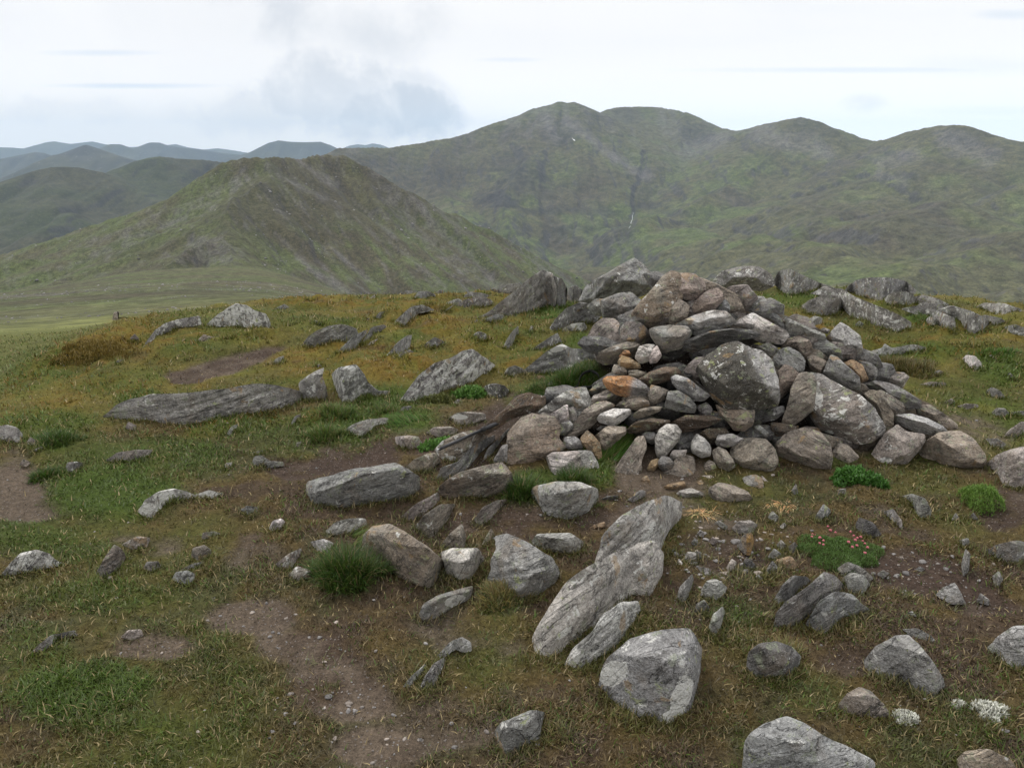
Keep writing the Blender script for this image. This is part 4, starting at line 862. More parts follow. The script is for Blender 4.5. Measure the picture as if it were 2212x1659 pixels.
l|1912,1392 1930,1368 1963,1400 1950,1432 1910,1422|small pale stone at the lower path edge|T=.7
l|358,962 380,933 423,945 412,973|small pale stone beside the smooth curved one|T=.7
s|1613,463 1700,398 1773,367 1763,412 1742,442 1700,503 1640,493|brown grey rock with tan lichen left of the lush tuft|T=.6 li=.4
s|1688,533 1740,473 1833,500 1832,543 1750,563|stone with a white spot below the tan lichened rock|T=.6 li=.4
q|1818,332 1900,313 1963,340 1932,413 1870,393|white quartz lump hidden by the lush dark tuft|T=.6
@Z7
l|63,273 120,218 200,193 300,193 313,230 230,273 130,293|pale domed stone under the long block boulder|T=.7 li=.5
#boulder ground
w|278,405 288,298 350,238 440,223 540,278 680,368 763,450 742,533 680,603 560,575 470,525 400,465 320,445|rounded brown boulder beside the lush dark grass tuft|ov=.6 T=.7 e=.25 z=.02 li=.1 big=1 st=.3
l|743,392 800,368 960,368 983,400 978,470 920,555 860,563 770,523 753,452|small cube shaped grey stone touching the rounded brown boulder|ov=.6 T=.8 e=.3
g|973,403 1003,420 993,490 968,503|thin dark flake right of the cube shaped stone|T=.5
g|1058,302 1130,278 1200,308 1290,358 1400,428 1443,510 1433,573 1320,643 1210,690 1150,653 1090,603 1008,562 1040,500 1038,440 1068,370|large flat grey stone with a hooked upper corner|ov=.6 T=.5 e=.75 big=1 f=15
l|1278,322 1310,283 1500,278 1583,330 1573,382 1500,413 1380,393 1290,352|loaf shaped grey stone with a pale top above the hooked one|ov=.6 T=.8 e=.4
l|1262,72 1290,8 1400,-22 1560,-22 1662,20 1673,90 1592,163 1480,198 1340,163 1308,100|rounded pale boulder just below the grassy hollow of the cairn|ov=.6 T=.8 e=.35 z=.03 big=1
g|607,772 640,698 720,648 850,608 933,588 922,662 820,713 720,773 650,793|lozenge shaped stone with one white disc of lichen|ov=.6 T=.7 e=.5 st=.3 patch=1
#embedded_stone ground
l|718,1003 800,918 870,887 923,920 928,972 880,983 830,963 740,1023|pale crooked rock end sticking out of brown turf|T=.6 f=45
g|617,1195 650,1118 700,1048 762,1008 773,1032 732,1122 690,1215|narrow grey rib below the pale crooked rock|T=.5 f=50
g|487,1225 560,1128 650,1048 662,1060 602,1142 520,1225|thinner grey rib left of the narrow one|T=.5 f=50
#bedrock_slab ground
@D
l|1280,1225 1300,1160 1345,1115 1390,1085 1440,1068 1474,1085 1470,1122 1440,1152 1425,1200 1360,1225 1310,1232|upper half of the long pale bedrock slab, reaching the brick shaped stone|T=.45 e=.7 li=.25 f=45
l|1147,1422 1153,1370 1185,1310 1225,1255 1290,1213 1360,1178 1412,1168 1434,1200 1428,1258 1402,1293 1365,1283 1330,1313 1280,1363 1230,1393 1190,1419|long speckled bedrock slab with a white lichen streak in the foreground|T=.4 e=.6 li=.3 big=1 f=42
l|1213,1438 1240,1398 1280,1363 1300,1328 1340,1298 1377,1298 1385,1325 1357,1362 1332,1398 1290,1423 1250,1448|pale crusty rib lying along the front of the long bedrock slab|T=.5 e=.3 li=.6 f=42
#boulder ground
g|1292,1485 1308,1430 1360,1383 1430,1358 1490,1357 1515,1400 1513,1470 1497,1533 1440,1565 1380,1555 1330,1525|big grey boulder with white patches on its left and lower right|T=.6 e=.5 li=.3 big=1 patch=2
@Z7
g|1053,1443 1100,1388 1180,1358 1270,1318 1353,1328 1343,1400 1333,1503 1230,1535 1120,1595 1080,1523|blue grey angular rock in brown turf at the bottom|T=.6 e=.4 f=40
l|1378,1492 1450,1468 1493,1478 1503,1580 1485,1680 1400,1690 1393,1560|narrow pale rock cut by the bottom picture edge|T=.5
#bedrock_slab ground
s|497,193 600,108 733,37 743,92 640,173 560,213|thin layered slab with a white upper edge under the flat slab|T=.5 f=40 gr=1
w|587,253 640,178 740,108 833,107 803,183 752,243 680,315 640,293|brown layered slab leaning below the flat layered slab|T=.5 f=40 gr=1
w|738,363 800,278 870,223 893,300 883,375 800,380|brown broken slab end above the cube shaped stone|T=.5 f=40
s|938,203 990,128 1070,88 1163,77 1082,142 1032,203 980,243|pinkish layered slab in the dark hollow|T=.5 f=40 gr=1
w|978,363 1010,298 1040,247 1063,290 1032,343|small brown slab fragment left of the hooked stone|T=.5
g|1838,83 1940,27 1948,62 1870,98|grey flake standing behind the long bedrock slab|T=.4
#embedded_stone ground
d|1223,1183 1250,1138 1283,1160 1262,1193|small dark stone in brown turf near the bottom|T=.7
g|1078,1095 1090,1053 1123,1092|tiny blue grey stone left of the big patched boulder|T=.6
t|978,853 1000,833 1023,850 1002,868|tiny tan pebble under the lozenge shaped stone|T=.7
#boulder ground
@Z8
g|497,1760 518,1530 560,1448 640,1398 760,1358 870,1398 1000,1478 1150,1548 1283,1620 1300,1760|wide speckled boulder at the bottom picture edge|T=.6 e=.6 li=.1 big=1
d|523,1083 538,980 600,928 700,913 800,948 853,1010 832,1083 740,1135 600,1145|dark domed boulder right of the big patched one|ov=.6 T=.7 e=.4
g|1212,1033 1280,948 1400,888 1480,877 1543,930 1603,1010 1683,1130 1693,1195 1620,1258 1520,1225 1440,1155 1310,1125 1230,1085|smooth grey boulder tapering down to the lower right|T=.6 e=.5 big=1
s|1053,1303 1120,1218 1190,1183 1260,1208 1332,1280 1393,1375 1260,1365 1130,1345|reddish grey low boulder under the smooth tapering one|T=.6 e=.4
l|1928,963 2000,888 2100,828 2230,815 2280,1000 2230,1090 2080,1085 2000,1005|pale boulder cut by the right picture edge|T=.6 e=.5
l|1438,843 1530,837 1612,880 1643,923 1580,915 1480,873|small flat grey stone right above the smooth tapering boulder|T=.7
l|1637,643 1680,598 1750,567 1793,640 1818,698 1730,695|pale triangular stone lying on the bare soil|T=.7 e=.5
g|1918,383 2000,348 2110,322 2230,345 2210,415 2080,480 2000,443|grey flat topped boulder at the right picture edge|T=.7 e=.5
g|1438,63 1500,47 1580,77 1615,150 1603,205 1540,195 1510,130 1490,95|small arched grey stone with a gap under it|T=.5
#rock_outcrop ground
g|690,825 700,750 760,680 880,600 980,508 1045,528 1103,590 1050,645 960,690 880,770 800,825|middle beam of the split grey outcrop|T=.5 e=.4 gr=1 f=45 big=1
g|687,673 740,578 800,528 880,537 905,560 832,622 765,703 720,705|left piece of the split grey outcrop|T=.5 gr=1 f=45
g|870,815 950,680 1050,618 1150,637 1200,690 1275,742 1205,765 1080,785 1000,875 930,850|front piece of the split grey outcrop, reaching into the grass|T=.5 e=.3 gr=1 f=45
g|1088,543 1140,507 1220,527 1255,580 1212,645 1120,625|rounded right piece of the split grey outcrop|T=.6
l|1048,493 1120,447 1200,477 1275,542 1242,563 1160,513 1090,533|curved lid piece along the top of the split outcrop|T=.5
#embedded_stone ground
l|257,623 290,558 350,547 418,600 403,653 350,685 270,655|rounded speckled stone in the grass left of the split outcrop|T=.7 e=.3
g|115,665 138,590 210,517 218,550 193,643 160,685|thin curved grey blade standing in the grass|T=.4
l|297,855 330,758 390,707 403,750 373,853 330,895|narrow pale stone above the big patched boulder|T=.5
g|222,765 230,698 280,667 313,720 292,765|small grey stone over the narrow pale one|T=.6
l|158,433 180,388 230,393 238,440 200,455|round pale cobble, one of a tight pair|T=.8 n=cobble
g|227,382 262,390 268,452 242,442|narrow cobble against the round pale one|T=.6 n=cobble
l|108,483 130,428 158,460 142,503|pale knobbly cobble beside the bedrock slab's edge|T=.7 n=cobble
l|238,473 310,488 328,520 270,535|pale flat cobble below the tight pair|T=.7 n=cobble
s|408,485 440,428 473,450 462,503 420,515|pinkish cobble in the stony soil|T=.7 n=cobble
l|437,253 480,208 550,203 593,230 573,273 490,285|shiny pale stone with a rusty right end|T=.7 e=.6 st=.3
g|467,355 510,288 560,277 573,330 550,413 520,405|upright stone with a bright ochre right face|T=.6 two=2
t|692,438 790,412 843,483 760,490|ochre triangular flake on the soil|T=.4 e=.8
g|637,505 680,438 713,480 703,523 650,535|grey stone under the ochre triangular flake|T=.6
g|648,423 690,367 733,400 712,433|grey stone left above the ochre triangular flake|T=.6
g|917,205 980,107 1023,140 1013,193 960,213|pointed grey stone above the flowering cushion|T=.5
d|1163,233 1190,187 1270,217 1323,290 1272,323 1200,293|dark ribbed stone right of the flowering cushion|T=.6 gr=1
g|1328,153 1390,137 1443,210 1443,263 1400,223|thin hooked grey stone in brown turf|T=.5
g|1063,23 1112,17 1113,73 1060,63|small grey block stone below the mossy topped boulder|T=.6
g|788,33 820,-13 833,50 800,63|small pointed grey stone right of the smooth oval one|T=.6
g|1768,323 1830,307 1843,360 1790,373|upper of two upright grey stones by the right bare patch|T=.6
g|1788,465 1812,367 1843,400 1833,503 1800,535|lower and taller upright grey stone by the right bare patch|T=.5
l|1877,685 1900,628 1953,670 1953,705|small pale stone behind the pale triangular one|T=.6
g|647,193 680,147 723,190 702,223|small grey tooth in the dead grass|T=.5
s|1248,1565 1330,1548 1460,1618 1475,1700 1280,1700|brown stone with yellow lichen against the wide bottom boulder|T=.6 li=.2
w|1757,1605 1820,1557 1950,1547 2080,1608 2150,1720 1780,1720|brownish domed stone in the bottom right corner|T=.7
s|437,933 500,898 583,903 563,943 480,965|small pinkish stone behind the dark domed boulder|T=.7
l|467,643 490,612 543,630 533,655|small grey cobble in the grass by the split outcrop|T=.7 n=cobble
l|1518,492 1545,473 1578,490 1550,508|pale cobble on the right bare patch|T=.7 n=cobble
q|717,242 750,218 768,240 740,258|white chip beside a tan one above the ochre flake|T=.6 n=cobble
t|763,217 790,198 813,215 790,233|tan chip next to the white one|T=.6 n=cobble
g|697,353 730,318 763,350 740,385|left of two dark cobbles beside the flowering cushion|T=.7 n=cobble
d|768,363 810,328 838,370 800,405|right of two dark cobbles beside the flowering cushion|T=.7 n=cobble
g|557,1253 640,1222 723,1235 640,1270|thin grey stone above the wide bottom boulder|T=.7
l|1727,203 1757,158 1783,203|pale left one of three cobbles below the bright green plant|T=.6 n=cobble
g|1827,193 1860,158 1893,203|grey right one of three cobbles below the bright green plant|T=.6 n=cobble
g|340,215 370,205 420,240 410,262 370,240|dark flake left of the shiny pale stone|T=.5 n=cobble
l|233,290 255,258 283,278 275,305|pale pink chip in the dark soil by the slab|T=.6 n=cobble
g|200,340 225,305 243,330 235,360|two tone chip below the pale pink one|T=.6 n=cobble
d|500,470 520,425 560,440 590,480 560,500|dark cobble under the ochre faced upright stone|T=.6 n=cobble
g|355,470 375,440 400,450 395,480|grey cobble left of the pinkish cobble|T=.6 n=cobble
g|455,560 470,515 500,530 490,570|grey cobble below the dark one in the stony soil|T=.6 n=cobble
#rock_outcrop ground
@ZR
g|197,1263 260,1198 380,1168 500,1168 583,1220 603,1295 520,1330 400,1320 280,1340|dark patched crag on the skyline right behind the cairn|T=.6 e=.3 li=.4 big=1 d=7.2
g|588,1273 620,1208 690,1183 780,1223 880,1268 973,1300 862,1328 760,1345 700,1355 640,1320|long sloping skyline rock with a white rim|T=.6 e=.4 li=.4
g|762,1433 820,1388 900,1358 1020,1348 1050,1420 1005,1475 900,1485 800,1475|left lobe of the big lichened outcrop right of the cairn|T=.6 e=.3 li=.3
g|828,1343 920,1303 1030,1308 1130,1368 1260,1418 1400,1478 1493,1530 1473,1585 1370,1608 1240,1568 1160,1510 1080,1490 1035,1410 900,1360|big grey outcrop with a white lichened lower end right of the cairn|T=.6 e=.5 li=.5 big=1 f=-25
g|1048,1325 1120,1258 1210,1237 1330,1242 1450,1262 1525,1330 1465,1365 1380,1405 1310,1420 1220,1385 1130,1355|dome of grey rock behind the big lichened outcrop|T=.6 e=.35 li=.35 big=1
l|1457,1373 1560,1352 1660,1377 1745,1422 1650,1437 1540,1415|pale mossy rock right of the grey dome|T=.6 li=.6
g|1417,1443 1540,1417 1660,1457 1763,1500 1775,1553 1753,1605 1690,1588 1620,1535 1500,1475|grey rock with a white lower corner in moss|T=.6 e=.5 li=.5
g|1637,1453 1740,1417 1880,1457 2005,1530 1963,1567 1880,1608 1830,1577 1800,1515|speckled low rock further along the right crest|T=.6 e=.5 li=.4
l|1877,1443 1950,1402 2080,1407 2180,1437 2260,1480 2100,1487 2000,1465|flat pale rock on the skyline at the right picture edge|T=.6 e=.5 li=.5
l|787,1525 860,1487 913,1500 903,1563 850,1575|white specked stone between cairn and big outcrop|T=.6 li=.5
g|1107,1553 1150,1518 1193,1550 1160,1575|small blue grey stone under the big outcrop|T=.6
@ZR
g|1285,1405 1340,1345 1430,1325 1500,1345 1510,1400 1440,1440 1330,1440|block with yellowish lichen under the grey dome|T=.6 li=.4
g|1490,1440 1560,1400 1680,1415 1765,1470 1700,1500 1590,1480|low grey rib between the pale mossy rock and the white cornered one|T=.6 li=.4
g|1560,1530 1600,1490 1660,1510 1680,1560 1620,1580|small grey rock nestled in moss below the low grey rib|T=.6 li=.4
g|1900,1500 1960,1480 2060,1500 2120,1540 2010,1560|grey rock in the turf below the flat skyline rock at the right edge|T=.6 li=.3
g|2080,1560 2150,1540 2240,1570 2240,1620 2130,1610|grey stone half sunk in moss at the right picture edge|T=.6 li=.3
@Z5
g|1055,165 1085,140 1135,148 1115,178|small grey rock on the crest turf left of the broken grey one|T=.6 li=.2
g|1288,165 1330,133 1362,140 1340,170|small pointed rock on the crest turf right of the broken grey one|T=.6 li=.2
l|485,205 515,186 535,203|tiny pale stone on the left part of the crest|T=.6
g|1485,200 1540,150 1620,158 1690,172 1680,215 1560,212|flat topped grey rock on the crest beside the speckled long rock|T=.6 li=.3
g|1688,145 1720,118 1752,140 1730,172|lumpy little rock on the skyline beside the flat topped one|T=.6 li=.3
g|1560,378 1600,350 1640,365 1610,390|small grey rock below the dark topped leaning rock|T=.6
s|420,700 450,672 480,690 455,712|small pinkish stone left of the split standing rocks|T=.6
g|1195,925 1250,900 1310,915 1270,940|flat grey stone at the foot of the humped boulder|T=.6
g|1420,960 1460,930 1500,945 1465,970|small grey stone in dry grass under the humped boulder|T=.6
g|780,360 810,340 830,358 805,372|tiny grey stone in moss above the leaning slab|T=.6
s|135,300 170,285 190,300 160,312|small pinkish stone on the crest by the lichened boulder|T=.6
@Z8
g|70,400 100,370 130,395 105,420|grey cobble touching the right edge of the bedrock slab|T=.7 n=cobble
s|300,330 330,300 365,325 335,350|pinkish cobble right of the two tone chip|T=.6 n=cobble
g|560,560 595,520 630,550 600,585|grey cobble under the grey stone by the ochre flake|T=.6 n=cobble
l|380,590 405,565 430,590 405,610|pale cobble touching the rounded speckled stone|T=.6 n=cobble
g|1290,520 1330,495 1370,515 1330,545|grey cobble right of the curved lid piece|T=.7 n=cobble
s|1400,640 1440,620 1480,645 1440,665|flat pinkish cobble right of the split outcrop|T=.7 n=cobble
g|1450,760 1500,735 1530,770 1490,795|dark cobble above the small flat grey stone|T=.7 n=cobble
g|1960,540 2010,500 2040,560 2000,610|grey stone in moss under the flat topped boulder|T=.6
#embedded_stone ground
@Z3
q|737,438 800,447 870,498 890,520 790,485|white quartz sliver behind the creased boulder|T=.6
l|777,563 920,520 940,478 1003,520 1180,487 1303,520 1303,563 1100,585 900,605|long low pale rock right behind the cairn|T=.6 e=.5 li=.3
q|1577,623 1620,577 1700,588 1753,650 1753,703 1700,715 1640,683|stone with a bright white nose in the right turf|T=.7 li=.3
l|1567,523 1620,503 1743,540 1722,555 1640,548|thin pale stone edge in vivid grass|T=.6
s|1377,503 1440,478 1563,508 1532,533 1420,525|low pinkish rock behind the heathery tussocks|T=.6
g|1777,593 1830,573 1893,630 1872,655|grey stone in vivid grass at the right|T=.6
s|1227,823 1330,798 1463,808 1443,835 1300,845|flat pinkish stone in dry turf right of the cairn|T=.7 e=.7
g|1777,883 1830,843 1900,868 1953,933 1860,937|blue grey stone in the dry turf right of the cairn|T=.7
s|1537,1003 1620,978 1723,988 1723,1013 1620,1035|flat pinkish brown stone sunk in the right path|T=.7 e=.8
g|1827,1063 1870,1018 1940,1017 1983,1060 1953,1095 1880,1090|angular grey stone sunk in the right path|T=.7 e=.6
g|1987,1053 2110,1037 2130,1093 2030,1087|grey stone in the path at the picture edge|T=.7
s|1927,1253 1990,1188 2080,1128 2140,1137 2140,1203 2040,1255|pale pinkish slab near the right picture edge|T=.7 e=.8
g|1777,1273 1880,1267 1963,1320 1922,1365 1840,1335|flat grey stone above the big right edge slab|T=.7 e=.6
s|1777,1483 1880,1408 2000,1357 2150,1327 2180,1650 2050,1690 1930,1645 1880,1565|big worn slab at the right picture edge|T=.7 e=.85 big=1
g|1947,773 1980,717 2033,770 2000,793|small upright grey stone by the vivid grass|T=.6
s|1437,973 1500,937 1533,960 1500,988|small grey stone beside the flat pinkish brown one|T=.6
l|1987,663 2040,647 2113,710 2090,725|thin grey slab at the right edge turf|T=.6
l|1327,723 1400,702 1443,720 1380,743|pale stone under the heathery tussocks|T=.6
"""
PAL = {'g': (.268, .26, .247), 'l': (.42, .405, .385), 'd': (.145, .138, .13), 'w': (.285, .245, .198), 't': (.37, .26, .155), 'p': (.58, .51, .47), 'q': (.68, .63, .61),
       'b': (.10, .073, .05), 'o': (.42, .215, .09), 's': (.34, .295, .268)}

def surf_cairn(x, y):
    return near_z(x, y, False) + .70 * cairn_z(x, y)

def rock_material(name, grain):
    m, node, link, b = principled(name, .82, .28)
    tc = node('ShaderNodeTexCoord'); oi = node('ShaderNodeObjectInfo')
    off = node('ShaderNodeVectorMath', operation='ADD'); sc = node('ShaderNodeVectorMath', operation='SCALE'); sc.inputs[3].default_value = 37.0
    cx = node('ShaderNodeCombineXYZ'); [link(oi.outputs['Random'], cx.inputs[i]) for i in range(3)]
    link(cx.outputs[0], sc.inputs[0]); link(tc.outputs['Object'], off.inputs[0]); link(sc.outputs[0], off.inputs[1]); P = off.outputs[0]
    def noise(scale, detail, rough, vec=P, dist=0.):
        n = node('ShaderNodeTexNoise', i_Scale=scale, i_Detail=detail, i_Roughness=rough, i_Distortion=dist); link(vec, n.inputs['Vector']); return n.outputs[0]
    mp = node('ShaderNodeMapping'); mp.inputs['Scale'].default_value = (1.0, 1.0, 7.0); link(P, mp.inputs[0])
    band = noise(5.0 if grain else 3.6, 6, .68, mp.outputs[0], .7 if grain else .35)
    big = noise(4.5, 4, .6); mid = noise(17, 5, .68); fine = noise(95, 3, .75); spk = noise(260, 2, .8)
    at = node('ShaderNodeAttribute', attribute_name='paint')
    base = at.outputs['Color']
    # per stone colour with banding and mottling
    f = node('ShaderNodeMath', operation='MULTIPLY'); link(rng(node, link, band, .32, .68, .66 if grain else .84, 1.34 if grain else 1.16, False), f.inputs[0]); link(rng(node, link, big, .3, .7, .78, 1.22, False), f.inputs[1])
    f2 = node('ShaderNodeMath', operation='MULTIPLY'); link(f.outputs[0], f2.inputs[0]); link(rng(node, link, fine, .3, .7, .55, 1.45, False), f2.inputs[1])
    f3 = node('ShaderNodeMath', operation='MULTIPLY'); link(f2.outputs[0], f3.inputs[0]); link(rng(node, link, mid, .3, .7, .60, 1.40, False), f3.inputs[1])
    cc = node('ShaderNodeCombineXYZ'); [link(f3.outputs[0], cc.inputs[i]) for i in range(3)]
    c = mixc(node, link, 1.0, base, cc.outputs[0], 'MULTIPLY')
    # brown weathering
    st = rng(node, link, noise(6.5, 4, .6, dist=.5), .52, .68, 0, .38); c = mixc(node, link, st, c, (.20, .15, .10))
    # dark crust
    dk = rng(node, link, noise(14, 6, .72), .53, .66, 0, .72); c = mixc(node, link, dk, c, (.075, .07, .065))
    bl = rng(node, link, noise(3.2, 5, .62, dist=.4), .5, .68, 0, .42); c = mixc(node, link, bl, c, (.095, .088, .075))
    # grey green lichen everywhere, thin
    gl = rng(node, link, noise(18, 4, .7, dist=.3), .56, .64, 0, .5); c = mixc(node, link, gl, c, (.27, .30, .20))
    # white crusts: amount rides in the alpha of the object colour
    ln = noise(19, 7, .68, dist=.35)
    la = node('ShaderNodeMath', operation='MULTIPLY_ADD'); link(oi.outputs['Alpha'], la.inputs[0]); la.inputs[1].default_value = .25; la.inputs[2].default_value = -.235
    ls = node('ShaderNodeMath', operation='ADD'); link(ln, ls.inputs[0]); link(la.outputs[0], ls.inputs[1])
    pa = node('ShaderNodeAttribute', attribute_name='patch')
    ps = node('ShaderNodeMath', operation='MULTIPLY_ADD'); link(pa.outputs['Fac'], ps.inputs[0]); ps.inputs[1].default_value = .52; link(ls.outputs[0], ps.inputs[2])
    lm = rng(node, link, ps.outputs[0], .425, .455, 0, .9); c = mixc(node, link, lm, c, (.64, .63, .585))
    og = rng(node, link, noise(7.5, 5, .6, dist=.4), .63, .67, 0, .55); c = mixc(node, link, og, c, (.33, .21, .09))
    yg = rng(node, link, noise(16, 5, .65, dist=.2), .635, .66, 0, .6); c = mixc(node, link, yg, c, (.36, .40, .17))
    vc = node('ShaderNodeTexNoise', i_Scale=2.6, i_Detail=5.0, i_Roughness=.6, i_Distortion=.8); link(mp.outputs[0], vc.inputs['Vector'])
    ab = node('ShaderNodeMath', operation='ABSOLUTE'); sb = node('ShaderNodeMath', operation='SUBTRACT'); link(vc.outputs[0], sb.inputs[0]); sb.inputs[1].default_value = .5; link(sb.outputs[0], ab.inputs[0])
    crk = rng(node, link, ab.outputs[0], .010, .0, 0, .5); c = mixc(node, link, crk, c, (.03, .027, .024))
    # pale quartz grains, their sparkle painted into the base colour
    sk = rng(node, link, spk, .60, .70, 0, .6); c = mixc(node, link, sk, c, (.75, .73, .72))
    link(c, b.inputs['Base Color'])
    h1 = node('ShaderNodeMath', operation='MULTIPLY_ADD'); link(band, h1.inputs[0]); h1.inputs[1].default_value = 1.5 if grain else .45; link(mid, h1.inputs[2])
    h2 = node('ShaderNodeMath', operation='MULTIPLY_ADD'); link(fine, h2.inputs[0]); h2.inputs[1].default_value = .35; link(h1.outputs[0], h2.inputs[2])
    h3 = node('ShaderNodeMath', operation='MULTIPLY_ADD'); link(crk, h3.inputs[0]); h3.inputs[1].default_value = -.8; link(h2.outputs[0], h3.inputs[2]); h2 = h3
    bp = node('ShaderNodeBump', i_Strength=1.0, i_Distance=.035); link(h2.outputs[0], bp.inputs['Height']); link(bp.outputs[0], b.inputs['Normal'])
    return m
ROCK = rock_material('schist', 0); ROCK_G = rock_material('banded_schist', 1)

CONTACT = []
def smooth_poly(P, n, rnd, rough=.012):
    """n points along a closed outline, corners slightly eased, with small chips"""
    P = np.asarray(P, float); Q = []
    m = len(P)
    for i in range(m):
        a, b, c = P[i - 1], P[i], P[(i + 1) % m]
        Q += [b + (a - b) * .09, b * .94 + (a + c) * .03, b + (c - b) * .09]
    Q = np.array(Q + [Q[0]]); seg = np.hypot(*(Q[1:] - Q[:-1]).T); s = np.concatenate([[0], np.cumsum(seg)])
    t = np.linspace(0, s[-1], n, endpoint=False)
    X = np.interp(t, s, Q[:, 0]); Y = np.interp(t, s, Q[:, 1])
    size = math.sqrt(max(1e-9, (X.max() - X.min()) * (Y.max() - Y.min())))
    c = np.array([X.mean(), Y.mean()])
    k = 1 + rough * 2.4 * fbm(t / size * 5 + rnd.uniform(0, 90), t * 0 + rnd.uniform(0, 90), seed=2, oct=3)
    return np.stack([c[0] + (X - c[0]) * k, c[1] + (Y - c[1]) * k], 1)

def star_centre(P):
    """a point that sees most of the outline"""
    A = P; B = np.roll(P, -1, 0)
    cr = A[:, 0] * B[:, 1] - B[:, 0] * A[:, 1]; ar = cr.sum() / 2
    c0 = np.array([((A[:, 0] + B[:, 0]) * cr).sum(), ((A[:, 1] + B[:, 1]) * cr).sum()]) / (6 * ar)
    sg = np.sign(ar); best, bc = -1e18, c0
    w, h = np.ptp(P[:, 0]), np.ptp(P[:, 1])
    for i in range(-4, 5):
        for j in range(-4, 5):
            c = c0 + np.array([i * w * .06, j * h * .06])
            d = sg * ((A[:, 0] - c[0]) * (B[:, 1] - c[1]) - (B[:, 0] - c[0]) * (A[:, 1] - c[1])) / (np.hypot(*(B - A).T) + 1e-9)
            v = d.min() - .05 * np.hypot(*(c - c0))
            if v > best: best, bc = v, c
    return bc

def make_rock(rnd, poly, P0, T, e, psi, fol, col, two=0, st=0., facets=5, rest=None, rounded=False, planes=(), layered=0., over=0.):
    """a closed stone whose outline, seen from where it was photographed, is poly; T is half its depth along the sight line"""
    dist = np.linalg.norm(P0 - EYE); fw = (P0 - EYE) / dist
    rt = np.cross(fw, [0, 0, 1]); rt /= np.linalg.norm(rt); up = np.cross(rt, fw)
    # outline onto the plane through P0 across the sight line
    d = ray(poly[:, 0], poly[:, 1]); tt = ((P0 - EYE) @ fw) / (d @ fw)
    Q = EYE + d * tt[:, None] - P0
    q2 = np.stack([Q @ rt, Q @ up], 1)
    per = max(np.ptp(poly[:, 0]), np.ptp(poly[:, 1]))
    n = int(np.clip(per * .62, 26, 150)); rings = int(np.clip(per * .16, 7, 34))
    b = smooth_poly(q2, n, rnd, .01 + .012 * rnd.random())
    c = star_centre(b)
    W, Hh = np.ptp(b[:, 0]), np.ptp(b[:, 1]); S = math.sqrt(W * Hh)
    Tm = T * S if T > 0 else .5 * S
    t = np.linspace(0, math.pi / 2, rings + 1)[1:]
    rr = np.sin(t) ** .92
    pwr = 2.2 if rounded else 4.5
    U = c[0] + rr[:, None] * (b[None, :, 0] - c[0]); V = c[1] + rr[:, None] * (b[None, :, 1] - c[1])
    prof = (1 - np.minimum(rr, 1) ** pwr) ** (1 / pwr)
    F_ = Tm * np.repeat(prof[:, None], n, 1)
    R_ = np.repeat(rr[:, None], n, 1)
    vt, vb = b[:, 1].max(), b[:, 1].min()
    # main break between top face and front face
    if e > 0:
        ve = vt - e * Hh; uu = U - c[0]; vv = (V - ve) - math.tan(psi) * uu
        topf = Tm * .97 * (1 - np.clip(vv, 0, None) / (e * Hh * 1.02 + abs(math.tan(psi)) * W * .3))
        front = Tm * .95 * (1 + .22 * np.clip(-vv, 0, None) * -1 / (Hh * (1 - e) + 1e-6))
        k = .03 * Tm
        F_ = np.minimum(F_, np.minimum(np.maximum(topf, 0), front))
    for _ in range(facets):
        th = rnd.uniform(0, 2 * math.pi); inc = rnd.uniform(.18, .95)
        n3 = np.array([math.cos(th) * math.sin(inc), math.sin(th) * math.sin(inc), math.cos(inc)])
        # support of the ellipsoid in that direction, cut back a little
        s_ = math.sqrt((n3[0] * W / 2) ** 2 + (n3[1] * Hh / 2) ** 2 + (n3[2] * Tm) ** 2) * rnd.uniform(.60, .92)
        lim = (s_ - n3[0] * (U - c[0]) - n3[1] * (V - c[1])) / n3[2]
        F_ = np.minimum(F_, np.maximum(lim, 0))
    for pn in planes:
        n3 = np.array(pn[:3]); n3 = n3 / np.linalg.norm(n3)
        F_ = np.minimum(F_, np.maximum((pn[3] * Tm - n3[0] * (U - c[0]) - n3[1] * (V - c[1])) / n3[2], 0))
    # keep a little body towards the rim, so the outline never turns to a knife edge
    rim = Tm * .30 * (1 - R_ ** 6)
    F_ = np.maximum(F_, rim)
    # nothing hangs over: the face stands upright or leans back from its lower edge
    ub = np.linspace(b[:, 0].min(), b[:, 0].max(), 60); low = np.full(60, vt)
    for i_ in range(n):
        a_, b_ = b[i_], b[(i_ + 1) % n]; u0, u1 = min(a_[0], b_[0]), max(a_[0], b_[0])
        k0 = (ub >= u0 - 1e-9) & (ub <= u1 + 1e-9)
        vv_ = a_[1] + (b_[1] - a_[1]) * np.clip((ub - a_[0]) / (b_[0] - a_[0] + 1e-12), 0, 1); low = np.where(k0, np.minimum(low, vv_), low)
    tall = np.maximum(V - np.interp(U, ub, low), 0); alpha = math.asin(max(0.05, -fw[2]))
    if rest is not None: F_ = np.minimum(F_, tall * (math.tan(alpha) * .92 + over) + .012 * S)
    else: F_ = np.minimum(F_, tall * (math.tan(alpha) + 1.1) + .03 * S)
    F_[-1] = 0
    Bk = -Tm * .85 * np.repeat(((1 - rr ** 2.6) ** (1 / 2.6))[:, None], n, 1); Bk[-1] = 0
    # ring order: front pole, front rings, rim, back rings, back pole
    fu = np.concatenate([[c[0]], U.ravel(), U[:-1][::-1].ravel(), [c[0]]]); fv = np.concatenate([[c[1]], V.ravel(), V[:-1][::-1].ravel(), [c[1]]])
    fp = min(Tm, F_[0].min() * 1.0 + 1e-4)
    fh = np.concatenate([[F_[0].mean()], F_.ravel(), Bk[:-1][::-1].ravel(), [-Tm * .85]])
    rad = np.concatenate([[0], R_.ravel(), R_[:-1][::-1].ravel(), [0]])
